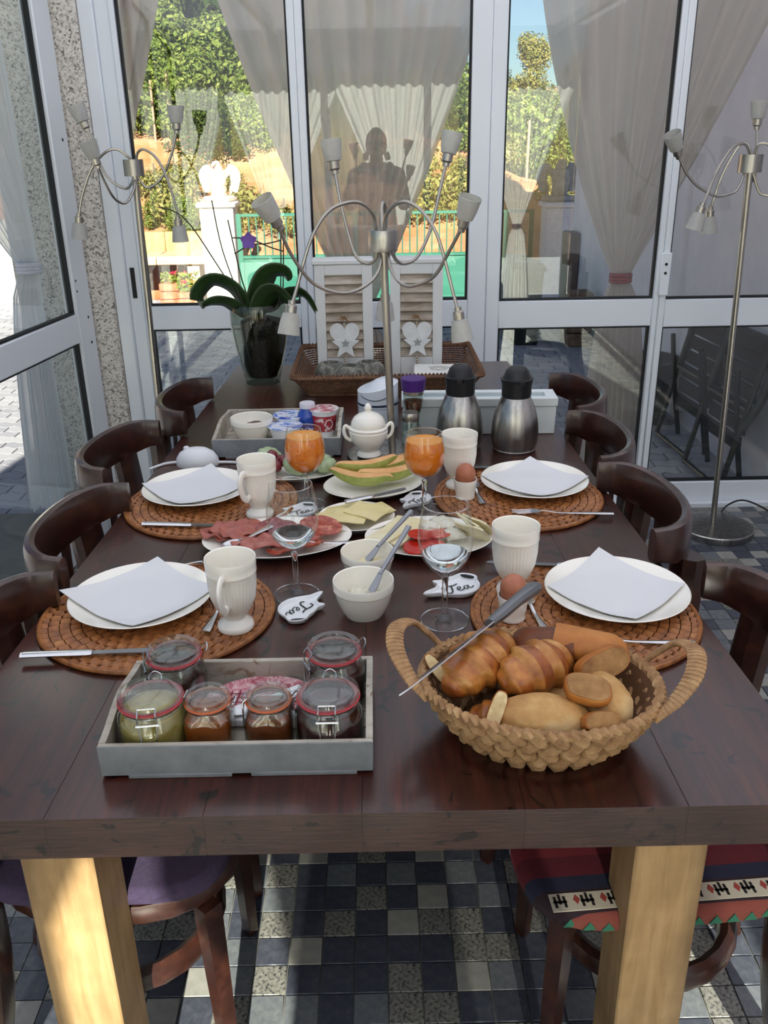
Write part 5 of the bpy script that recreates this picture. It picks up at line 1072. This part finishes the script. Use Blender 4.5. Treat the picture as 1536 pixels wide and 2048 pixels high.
for i, (x, y) in enumerate([(-.152, 2.868), (-.090, 2.822), (-.026, 2.872)]):
    r = thing('tealight_holder', ['carved grey stone tealight holder on the left', 'carved grey stone tealight holder in front of the other two', 'carved grey stone tealight holder on the right by the lamp pole'][i], 'candle holder', (x, y, TZ + .0062), i, 'carved stone tealight holders'); r.scale.z = 1.35
    B().lathe([(0, 0), (.040, 0), (.052, .012), (.056, .032), (.050, .052), (.036, .062), (.024, .063), (.023, .040), (0, .040)], 36, fn=lambda R_, z, a: R_ * (1 - .03 * (abs(math.cos(6 * a + z * 60)) ** 3) * (R_ > .037))).build('body', STN, r)
    B().lathe([(0, .041), (.020, .041), (.020, .052), (0, .053)], 24).build('tealight', plain('dark_wick_cup', '26241f', .6), r)
r = thing('napkin_pack', 'stack of white printed paper napkins in the right of the wicker tray', 'napkins', (.205, 2.86, TZ + .0062), R(-3))
for k in range(6): B().box((-.082 + .001 * (k % 2), -.075, .010 * k + .0005), (.082, .075 - .002 * (k % 3), .010 * k + .009), .002).build('napkin', plain('printed_napkin', 'dcdcd6', .85, bumpy=.2) if k == 0 else MATS['printed_napkin'], r)
mk = B(); mk.tube([(.026 * math.cos(a), .020 * math.sin(a), .0596) for a in [2 * PI * k / 24 for k in range(24)]], .0014, 5, closed=True); mk.tube([(.040 * math.cos(a), .030 * math.sin(a), .0596) for a in [.3 + 2.2 * k / 14 for k in range(15)]], .0012, 5); mk.tube([(-.03, .01, .0596), (0, -.01, .0596), (.032, .006, .0596)], .001, 5); mk.build('wreath_print', plain('print_grey', 'a9a79c', .8), r)

# ================================================================ OUTSIDE: GATE, BENCH, HILL, TREES
STUCCO = mottled('white_stucco', [(.3, 'd9d3c8'), (.7, 'e8e3da')], 25, rough=.9, bumpy=.3); EAG = mottled('pale_pink_stone', [(.3, 'c9b4a4'), (.7, 'dfd0c2')], 12, rough=.85, bumpy=.4)
EAGD = mottled('stone_painted_shade', [(.3, '565a66'), (.7, '7a7d88')], 12, rough=.85, bumpy=.4)  # eagle stone with the house's shade put into its colour
def post(label, x, y, h, w, mat): 
    r = thing('gate_post', label, 'gate post', (x, y, 0)); B().box((-w / 2, -w / 2, -.05), (w / 2, w / 2, h), .01).build('shaft', mat, r); B().box((-w / 2 - .03, -w / 2 - .03, h + .001), (w / 2 + .03, w / 2 + .03, h + .05), .012).build('cap', mat, r); return r
post('white gate post in sunlight left of the green gate', -1.60, 9.55, .96, .34, STUCCO); post('white gate post coloured blue-grey for shade right of the green gate', 1.83, 9.15, .93, .28, mottled('stucco_painted_shade', [(.3, 'a9a8b8'), (.7, 'b9b8c6')], 20, rough=.9, bumpy=.2))  # right post's stucco is coloured darker and bluer for shade
def eagle(label, x, y, z, mat, rz):
    r = thing('eagle_statue', label, 'statue', (x, y, z), rz)
    B().box((-.14, -.12, 0), (.14, .12, .055), .015).build('plinth', mat, r)
    b = B(); b.tube(smoothpath([(0, .02, .05), (0, -.01, .12), (0, -.03, .21), (0, -.01, .29), (0, -.03, .335), (0, -.055, .36)], 5), [.07] * 4 + [.078] * 4 + [.088] * 4 + [.078] * 4 + [.055] * 3 + [.048] * 3 + [.045] * 3 + [.035], 12)
    b.tube(smoothpath([(0, -.06, .365), (0, -.095, .362), (0, -.115, .338)], 4), [.024] * 3 + [.018] * 3 + [.012] * 2 + [.004], 8)
    for s in (-1, 1): b.tube(smoothpath([(s * .04, -.02, .14), (s * .045, -.045, .08), (s * .045, -.06, .05)], 3), .026, 8)
    b.build('body', mat, r)
    for s in (-1, 1):
        b = B(); b.tube(smoothpath([(s * .05, .02, .24), (s * .12, .03, .305), (s * .165, .03, .27), (s * .165, .04, .18), (s * .13, .05, .09)], 5), [.03] * 5 + [.045] * 5 + [.05] * 5 + [.042] * 5 + [.02], 10, flat=(.55, 1.15), up=(0, 1, 0))
        for k in range(5): b.tube([(s * (.16 - .012 * k), .045, .26 - .03 * k), (s * (.155 - .016 * k), .055, .12 - .014 * k)], [.018, .007], 6)
        b.build('wing', mat, r)
    return r
eagle('sunlit pale stone eagle with folded wings on the left gate post', -1.575, 9.55, 1.011, EAG, R(-14)); eagle('stone eagle coloured darker for shade on the right gate post', 1.83, 9.15, .981, EAGD, R(10))
GRN = plain('green_gate_paint', '2d6c5a', .45); GRND = plain('green_painted_shade', '1f4a3c', .5)  # second green is the gate paint darkened to stand for shade
def gate(label, x0, x1, y, mat, zpan, ztop, cat='gate', name='gate'):
    r = thing(name, label, cat, (x0, y, 0)); W = x1 - x0
    for x in (0, W / 2 - .025, W - .05): B().box((x, -.02, .03), (x + .05, .02, ztop), .003).build('frame_post', mat, r)
    for z in (.04, zpan, ztop - .03): B().box((.05, -.018, z), (W - .05, .018, z + .03), .003).build('frame_rail', mat, r)
    for a, c in ((.05, W / 2 - .025), (W / 2 + .025, W - .05)):
        b = B(); z0, z1 = .07, zpan; cx, cz = (a + c) / 2, (z0 + z1) / 2
        for q in (((a, 0, z0), (c, 0, z0)), ((c, 0, z0), (c, 0, z1)), ((c, 0, z1), (a, 0, z1)), ((a, 0, z1), (a, 0, z0))): b._f([b.bm.verts.new(q[0]), b.bm.verts.new(q[1]), b.bm.verts.new((cx, -.018, cz))])
        b.build('sheet_panel', mat, r)
        n = int((c - a) / .075)
        for k in range(1, n): B().tube([(a + (c - a) * k / n, 0, zpan + .03), (a + (c - a) * k / n, 0, ztop - .03)], .007, 6, cap=False).build('bar', mat, r)
    return r
gate('green double sheet-metal gate with a barred top between the posts', -1.40, 1.02, 9.35, GRN, .46, .90); gate('dark green barred fence panel right of the gate, in shade', 1.06, 1.62, 9.3, GRND, .42, .90, 'fence', 'fence_panel')
struct(B().box((-9, 9.72, -.05), (-3.1, 9.86, .85), .01).build('wall_garden', STUCCO))
# planks on blocks
STB = mottled('tan_stone_slab', [(.3, 'c2a684'), (.7, 'd9c2a2')], 9, rough=.9, bumpy=.4)
r = thing('stone_bench', 'sunlit stone bench with a back slab outside the left window', 'bench', (-2.36, 10.02, 0))
for k in range(2): B().box((-.62 + k * .625, -.25, .36), (-.62 + k * .625 + .62, .25, .45), .01).build('seat_slab', STB, r)
for k in range(2): B().box((-.62 + k * .625, .26, .30), (-.62 + k * .625 + .62, .36, .66), .01).build('back_slab', mottled('ochre_slab', [(.3, 'c08a56'), (.7, 'd5a877')], 9, rough=.9, bumpy=.4) if k == 0 else MATS['ochre_slab'], r)
for x in (-.45, .32): B().box((x, -.2, -.03), (x + .13, .2, .36), .008).build('leg_block', STB, r)
TER = mottled('terracotta', [(.3, 'a8583c'), (.7, 'c47a58')], 20, rough=.85, bumpy=.2)
FLW = leafmat('planter_leaves', '6a7a30', '8a9a48', 'b0a04a'); FLR = leafmat('planter_flowers', 'b02a30', 'd8486a', 'd8a040')
def tuft(n, rx, ry, h, s, seed):
    q = random.Random(seed); b = B()
    for k in range(n):
        p = Vector((q.uniform(-rx, rx), q.uniform(-ry, ry), q.uniform(0, h))); a = Vector((q.uniform(-1, 1), q.uniform(-1, 1), q.uniform(-.3, 1))).normalized() * s; c = a.cross(Vector((q.uniform(-1, 1), q.uniform(-1, 1), .3))).normalized() * s * .45; b.quad(p - a, p + c, p + a, p - c)
    return b
for i, (x, y, w, h, lab) in enumerate([(-2.06, 9.5, .42, .22, 'terracotta planter box with red flowers under the stone bench'), (-1.93, 9.25, .22, .16, 'smaller terracotta planter with yellow-green plants beside the gate post')]):
    r = thing('planter_box', lab, 'planter', (x, y, 0))
    for k in range(3): B().box((-w / 2, -.1, -.03 + k * (h + .03) / 3), (w / 2, .1, -.03 + (k + 1) * (h + .03) / 3 - .006), .006).build('board', TER, r)
    stuff(tuft(120, w * .45, .08, .08, .03, i).bm and tuft(160, w * .45, .08, .09, .03, i).build('leaves', FLW, r, (0, 0, h), keep=True)); stuff(tuft(30, w * .4, .07, .05, .022, i + 5).build('flowers', FLR, r, (0, 0, h + .06), keep=True))
# objects in the shade outside the right windows
DK = plain('dark_bin_plastic', '1c2524', .5)
r = thing('wheelie_bin', 'black lidded bin in shade beside the house corner', 'bin', (1.22, 7.2, 0))
B().loft([[Vector((x * s, y * s, z)) for x, y in rrect(.12, .14, .03, 4)] for s, z in ((.8, -.005), (1, .58))]).build('body', DK, r); B().loft([[Vector((x, y - .01, z)) for x, y in rrect(.13 * s, .155 * s, .03, 4)] for s, z in ((1, .581), (1.02, .61), (.8, .64))]).build('lid', DK, r)
for s in (-1, 1): B().lathe([(0, -.015), (.05, -.015), (.05, .015), (0, .015)], 20, TR(s * .11, .13, .045) @ RY(R(90))).build('wheel', DK, r)
r = thing('market_trolley', 'pale cloth sack leaning beside the black bin', 'sack', (1.10, 7.5, 0)); B().loft([[Vector((x * s + dx, y * s, z)) for x, y in rrect(.10, .09, .04, 4)] for s, z, dx in ((.9, -.005, -.03), (1, .2, -.02), (.9, .45, .02), (.55, .62, .05), (.6, .66, .06))]).build('sack', plain('pale_sack', '9aa39c', .9, bumpy=.3), r)
r = thing('tub', 'large dark round tub standing outside the right window', 'tub', (1.53, 4.97, 0)); r.scale = (.74, .74, .95); TUBM = mottled('tub_plastic', [(.3, '262421'), (.7, '3a352e')], 20, rough=.6)
B().lathe([(0, .021), (.22, .021), (.275, .38), (.262, .38), (.21, .05), (0, .05)], 48).build('body', TUBM, r); B().lathe([(.262, .36), (.29, .36), (.29, .385), (.262, .385)], 48).build('rim', TUBM, r)
B().tube(smoothpath([(-.28, -.02, .34), (-.31, 0, .27), (-.27, .02, .22)], 5), .012, 8).build('handle', TUBM, r)
FBK = plain('shade_dark_tube', '141416', .4); CLO = mottled('shade_dark_mesh', [(.3, '191817'), (.7, '272522')], 120, rough=.9)  # tube and cloth colours darkened for the shadow by the house
def lounger(label, x, y, rz):
    r = thing('folding_chair', label, 'chair', (x, y, .0), rz, 'folded garden chairs against the house wall'); H = .70
    for s in (-1, 1):
        B().tube(smoothpath([(.10, s * .20, .03), (.02, s * .20, .4), (-.05, s * .20, H)], 5), .013, 8).build('frame_tube', FBK, r); B().tube(smoothpath([(-.01, s * .175, .03), (.05, s * .175, .35), (.08, s * .175, .58)], 5), .013, 8).build('frame_tube', FBK, r)
        B().tube(smoothpath([(.045, s * .225, .32), (-.03, s * .235, .48), (-.05, s * .225, .70)], 5), 1, 8, flat=(.010, .022), up=(0, 1, 0)).build('armrest', FBK, r)
    for z, x_ in ((.03, .10), (.4, .02), (H, -.05)): B().tube([(x_, -.20, z), (x_, .20, z)], .012, 8).build('cross_bar', FBK, r)
    for k in range(6):
        z0 = .20 + .075 * k; B().box((.055 - .115 * (z0 / H) - .006, -.185, z0), (.055 - .115 * (z0 / H) + .004, .185, z0 + .070), .002).build('sling_strip', CLO, r)
    B().box((.0, -.2, .63), (.05, .2, .72), .015, TR(-.07, 0, 0)).build('head_pad', CLO, r); return r
c_ = lounger('folded dark garden chair nearest the window frame, leaning on the house wall', 1.65, 4.40, R(184)); c_.location.z = .0
c2 = copy_tree(c_, (1.65, 3.94, .0), R(184), 'folded dark garden chair behind the right floor lamp pole')
# ---- hill
SOIL = mottled('orange_soil', [(.3, 'a86a3c'), (.5, 'b98058'), (.7, 'cc9a78'), (.85, '9aa050')], 1.6, 6, .95, bumpy=.6, bdist=.1)
def hz(x, y):
    if y < 10.4: return -.06
    t = y - 10.4; s = [(0, 0), (.6, .35), (1.6, .6), (2.2, .95), (4, 1.25), (5, 1.7), (9, 2.6), (30, 8.5), (60, 14)]; z = 0
    for (a, za), (b_, zb) in zip(s, s[1:]):
        if a <= t <= b_: z = za + (zb - za) * (t - a) / (b_ - a)
    if t > 60: z = 14
    k = min(1, t / 3); z *= 1 - .62 * (lambda w: w * w * (3 - 2 * w))(min(1, max(0, (x - .3) / 2.7))) * min(1, max(0, (t - 2) / 4)); return z - .06 + k * (.25 * nz((x, y, 0), .35) + .1 * nz((x, y, 5), 1.1))
yy = [9.85 + .25 * k for k in range(40)] + [20 + 1.0 * k for k in range(46)]
hl = B(); hl.grid(80, len(yy) - 1, lambda u, v: (lambda x, y: Vector((x, y, hz(x, y))))(-24 + 48 * u, yy[int(round(v * (len(yy) - 1)))]))
struct(hl.build('hill', SOIL, keep=True, ang=180))
# ---- foliage
def crown_mesh(name, mat, n, rx, rz_, s, seed, lobes=9, low=.0):
    q = random.Random(seed); b = B(); L = []
    for k in range(lobes):
        a = q.uniform(0, 2 * PI); z = q.uniform(low, 1); rr = rx * (1 - .75 * z) * q.uniform(.45, .95); L.append((Vector((rr * math.cos(a), rr * math.sin(a), z * rz_)), q.uniform(.30, .5) * rx))
    L.append((Vector((0, 0, rz_ * .5)), rx * .55)); L.append((Vector((0, 0, rz_ * .85)), rx * .38))
    for k in range(n):
        c, r_ = q.choice(L); d = Vector((q.gauss(0, 1), q.gauss(0, 1), q.gauss(0, 1))).normalized(); p = c + d * r_ * (q.random() ** .35)
        nrm = (d + Vector((q.uniform(-.8, .8), q.uniform(-.8, .8), q.uniform(-.3, .9)))).normalized(); a = nrm.orthogonal().normalized(); a.rotate(Matrix.Rotation(q.uniform(0, 6.28), 3, nrm)); c2_ = nrm.cross(a); ss = s * q.uniform(.6, 1.3)
        b.quad(p - a * ss, p + c2_ * ss * .55, p + a * ss, p - c2_ * ss * .55)
    return b.mesh(name, mat, keep=True)
LV1 = leafmat('broadleaf_green', '2a381a', '3e4c25', '566234'); LV2 = leafmat('dark_evergreen', '28391b', '3a5026', '526636'); LV3 = leafmat('vine_green', '4e602a', '728240', '949a54'); LV4 = leafmat('olive_brown', '6a7038', '8c8a50', 'a89c64'); BARK = mottled('bark', [(.3, '3c3228'), (.7, '5e5040')], 10, (1) and 4, .9, bumpy=.6)
CR = {'broad': crown_mesh('foliage', LV1, 15000, 2.3, 4.6, .085, 1, 22), 'ever': crown_mesh('foliage', LV2, 15000, 2.0, 5.2, .075, 2, 22), 'olive': crown_mesh('foliage', LV4, 9000, 1.6, 3.8, .075, 3, 14), 'vine': crown_mesh('foliage', LV3, 4200, .62, .85, .036, 4, 10), 'bush': crown_mesh('foliage', LV1, 4200, .75, .75, .036, 5, 10), 'tuft': crown_mesh('foliage', LV4, 1100, .5, .3, .034, 6, 6)}
trm = B().tube([(0, 0, -.6), (.05, 0, 1.2), (0, .05, 3.2)], [.17, .13, .06], 8).mesh('trunk', BARK); stm = B().tube([(0, 0, -.2), (.02, 0, .3), (0, 0, .6)], [.03, .024, .012], 6).mesh('stem', BARK)
def plant(name, label, cat, kind, x, y, s, group, tree=True, sz=1, dz=0):
    q = random.Random(int(x * 100 + y * 7)); r = thing(name, label, cat, (x, y, hz(x, y) + dz), q.uniform(0, 6.28), group); r.scale = (s, s, s * sz)
    f_ = stuff(link('foliage', CR[kind], r, (0, 0, 1.0 if tree else .08))); link('trunk' if tree else 'stem', trm if tree else stm, r); return r
q = random.Random(12)
side = lambda x: 'left' if x < -2.2 else ('middle' if x < 2 else 'right')
TREES = [(-9.5, 22, 1.25, 'broad'), (-7.4, 20.0, 1.15, 'broad'), (-5.6, 21.5, 1.3, 'broad'), (-4.0, 19.6, 1.05, 'ever'), (-2.6, 21.8, 1.3, 'broad'), (-1.2, 20.0, 1.0, 'olive'), (.2, 22.5, -.17, 'ever'), (1.6, 21.5, -.115, 'broad'), (-8.5, 26, 1.7, 'ever'), (-5.8, 26.5, 1.8, 'broad'), (-3.2, 27, 1.7, 'ever'), (-.8, 27.5, 1.45, 'broad'), (1.4, 27, -.13, 'ever'), (3.3, 26, -.080, 'broad'), (3.95, 24, -.104, 'olive'), (4.6, 22, -.085, 'olive'), (3.4, 19.5, -.055, 'broad'), (2.7, 17.5, -.04, 'olive')]
where = ['at the far left edge of the hill', 'behind the left lamp shades', 'left of the window mullion behind the vines', 'dark, left of the middle window', 'tall, filling the top of the left window', 'thin olive-toned, by the first mullion', 'dark, behind the middle curtain', 'behind the right edge of the middle curtain', 'tall and dark in the second row, far left', 'tallest in the second row, left', 'dark in the second row, by the first mullion', 'in the second row behind the middle curtain', 'in the second row right of the middle curtain', 'low, in the second row beside the sky gap', 'pointed, standing against the blue sky', 'low olive-toned, right of the pointed one', 'small and round behind the right gate post', 'smallest, above the right gate post']
for (x, y, s, k), w in zip(TREES, where):
    if s < 0: s = (1.51 - s * y - hz(x, y)) / {'broad': 6.1, 'ever': 6.5, 'olive': 5.2}[k]
    plant('tree', 'green tree on the wooded slope, ' + w, 'tree', k, x, y, s, 'trees on the wooded slope', True, 1)
ORD = 'first second third fourth fifth sixth seventh eighth ninth tenth eleventh twelfth thirteenth fourteenth fifteenth sixteenth seventeenth eighteenth nineteenth twentieth twenty-first twenty-second'.split()
rows = [(12.0, .42, 4, -4.2, -2.0), (15.2, .95, 9, -7, 3.6), (16.2, 1.15, 10, -8, 4), (17.4, 1.35, 10, -8.5, 4.4), (18.6, 1.5, 10, -9, 4.8)]
nm = ['lowest short', 'second', 'middle', 'fourth', 'topmost']
for ri, (y, s, n, x0, x1) in enumerate(rows):
    for k in range(n):
        x = x0 + (x1 - x0) * (k + q.uniform(.25, .75)) / n
        plant('vine_bush', 'sunlit leafy vine bush, %s from the left in the %s row on the slope' % (ORD[k], nm[ri]), 'bush', 'vine' if q.random() < .7 else 'bush', x, y + q.uniform(-.4, .4), s * q.uniform(.8, 1.2), 'vine bushes in the %s row' % nm[ri], False)
W_ = sorted((q.uniform(-4.4, 3), q.uniform(10.9, 14.6)) for k in range(22))
for k, (x, y) in enumerate(W_): plant('ground_tuft', 'low olive-green weed tuft, %s from the left on the bare orange soil' % ORD[k], 'plant', 'tuft', x, y, q.uniform(.6, 1.3), 'weed tufts on the bare soil', False)
for i, (x, y, h) in enumerate([(-3.55, 15.6, .9), (-3.35, 15.9, 1.0), (-1.9, 15.4, .7), (1.75, 12.8, .8), (2.2, 13.4, .8), (-.95, 13.5, .6)]):
    tag(B().tube([(0, 0, -.2), (.01, 0, h)], .018, 6).build('vine_stake', plain('stake_wood', 'b08a72', .9) if i == 0 else MATS['stake_wood'], None, (x, y, hz(x, y))), ['thin wooden vine stake, outer one of the left pair', 'thin wooden vine stake, inner one of the left pair', 'thin wooden vine stake left of the first mullion', 'thin wooden vine stake nearer the right gate post', 'thin wooden vine stake behind the right gate post', 'short wooden vine stake above the green gate'][i], 'stake', 'vine stakes on the slope')

# ================================================================ THE PHOTOGRAPHER (seen mirrored in the glass), standing behind the camera
SKIN = mottled('skin', [(.3, 'b58468'), (.7, 'c79a7e')], 30, rough=.55, bumpy=.05, sss=.2); JKT = mottled('dark_jacket', [(.3, '1f2026'), (.7, '2c2d35')], 60, rough=.85, bumpy=.3); TRS = mottled('dark_trousers', [(.3, '22242c'), (.7, '30333d')], 80, rough=.9, bumpy=.3); HAIR = mottled('dark_hair', [(.3, '241a14'), (.7, '3a2b20')], 90, rough=.6, bumpy=.6)
pn = thing('person', 'person in a dark jacket holding up a phone, mirrored in the middle window', 'person', (.03, -.36, 0))
def skin(name, V, E, rad, mat, sub=2):
    me = bpy.data.meshes.new(name); me.from_pydata([Vector(v) for v in V], E, []); o = link(name, me, pn); o.modifiers.new('skin', 'SKIN')
    for i, r in enumerate(rad):
        s = me.skin_vertices[0].data[i]; s.radius = (r, r) if not isinstance(r, tuple) else r; s.use_root = i == 0
    m = o.modifiers.new('sub', 'SUBSURF'); m.levels = m.render_levels = sub
    dg = bpy.context.evaluated_depsgraph_get(); dg.update(); m2 = bpy.data.meshes.new_from_object(o.evaluated_get(dg)); o.modifiers.clear(); o.data = m2
    for p in m2.polygons: p.use_smooth = True
    m2.materials.clear(); m2.materials.append(mat); return o
# trunk, arms, legs in one body
V = [(0, 0, .90), (0, .01, 1.05), (0, .0, 1.22), (0, -.01, 1.32), (0, .01, 1.40)]; E = [(0, 1), (1, 2), (2, 3), (3, 4)]; Rr = [(.165, .12), (.155, .115), (.185, .125), (.13, .10), (.058, .058)]
for s in (-1, 1):
    i = len(V); V += [(s * .175, -.01, 1.285), (s * .235, .03, 1.03), (s * .125, .25, 1.27), (s * .095, .30, 1.40)]; E += [(3, i), (i, i + 1), (i + 1, i + 2), (i + 2, i + 3)]; Rr += [.078, .055, .042, .032]
    i = len(V); V += [(s * .095, 0, .80), (s * .11, .02, .47), (s * .12, -.02, .09), (s * .125, .12, .045)]; E += [(0, i), (i, i + 1), (i + 1, i + 2), (i + 2, i + 3)]; Rr += [.095, .066, .05, .04]
body = skin('body', V, E, Rr, JKT)
body.data.materials.append(TRS)
for p in body.data.polygons:
    if p.center.z < .86: p.material_index = 1
# head
hd_ = B(); bmesh.ops.create_icosphere(hd_.bm, subdivisions=4, radius=1)
for v in hd_.bm.verts:
    x, y, z = v.co; w = 1 - .22 * max(0, -z) ** 1.5; X = .076 * x * w; Yy = .095 * y * (1 - .12 * max(0, -z)); Z = .118 * z
    if y > .5:
        Yy += .026 * math.exp(-((x / .17) ** 2 + ((z + .12) / .22) ** 2)); Yy -= .010 * (math.exp(-(((x - .42) / .2) ** 2 + ((z - .1) / .14) ** 2)) + math.exp(-(((x + .42) / .2) ** 2 + ((z - .1) / .14) ** 2))); Yy += .006 * math.exp(-((x / .3) ** 2 + ((z + .52) / .08) ** 2)); Yy -= .005 * math.exp(-((x / .3) ** 2 + ((z + .44) / .03) ** 2))
    v.co = Vector((X, Yy + .035, Z + 1.515))
for f in hd_.bm.faces: f.smooth = True
hd_.build('head', SKIN, pn, ang=180)
B().tube([(0, .0, 1.34), (0, .02, 1.45)], [.058, .052], 16).build('neck', SKIN, pn)
for s in (-1, 1):
    B().lathe([(0, -.012), (.009, -.008), (.0115, 0), (.009, .008), (0, .012)], 14, TR(s * .031, .110, 1.527)).build('eye', plain('eye_white', 'd8d4cc', .3) if s < 0 else MATS['eye_white'], pn); B().tube([(s * .015, .124, 1.548), (s * .032, .125, 1.553), (s * .05, .114, 1.547)], .0035, 6).build('eyebrow', HAIR, pn)
    B().lathe([(0, -.006), (.022, -.004), (.030, 0), (.022, .005), (0, .003)], 18, TR(s * .077, .03, 1.515) @ RY(R(90)) @ Matrix.Diagonal((1.1, .6, 1, 1))).build('ear', SKIN, pn)
B().tube([(-.022, .118, 1.462), (0, .125, 1.464), (.022, .118, 1.462)], [.004, .006, .004], 8).build('mouth', plain('lips', '9c5a52', .5), pn)
hr = B(); bmesh.ops.create_icosphere(hr.bm, subdivisions=4, radius=1)
kill = [v for v in hr.bm.verts if (v.co.y > .25 and v.co.z < .52) or v.co.z < -.55 or (abs(v.co.x) < .55 and v.co.y > .1 and v.co.z < .3)]
bmesh.ops.delete(hr.bm, geom=kill, context='VERTS')
for v in hr.bm.verts:
    d = 1 + .04 * nz(v.co, 4); v.co = Vector((v.co.x * .086 * d, v.co.y * .104 * d + .026, v.co.z * .128 * d + 1.522))
for f in hr.bm.faces: f.smooth = True
hr.build('hair', HAIR, pn, ang=180)
# hands around the phone
for s in (-1, 1):
    V = [(s * .093, .302, 1.405), (s * .082, .312, 1.44), (s * .074, .318, 1.475)]; E = [(0, 1), (1, 2)]; Rr = [(.028, .020), (.034, .016), (.036, .013)]
    skin('palm', V, E, Rr, SKIN, 1)
    for k in range(4):
        z = 1.455 + .017 * k; l = (.9, 1, 1.02, .85)[3 - k]
        skin('finger', [(s * .072, .325, z), (s * (.072 - .012), .344, z + .004), (s * (.060 - .020 * l), .347, z + .005), (s * (.050 - .026 * l), .343, z + .005)], [(0, 1), (1, 2), (2, 3)], [.0095, .009, .008, .0065], SKIN, 1)
    skin('thumb', [(s * .076, .306, 1.435), (s * .066, .297, 1.462), (s * .048, .305, 1.480)], [(0, 1), (1, 2)], [.012, .0105, .008], SKIN, 1)
ph = tag(B().box((-.0765, .318, 1.472), (.0755, .3255, 1.545), .003).build('phone', BLK, None, (.03, -.36, 0)), 'black phone held level in both hands by the photographer', 'phone')
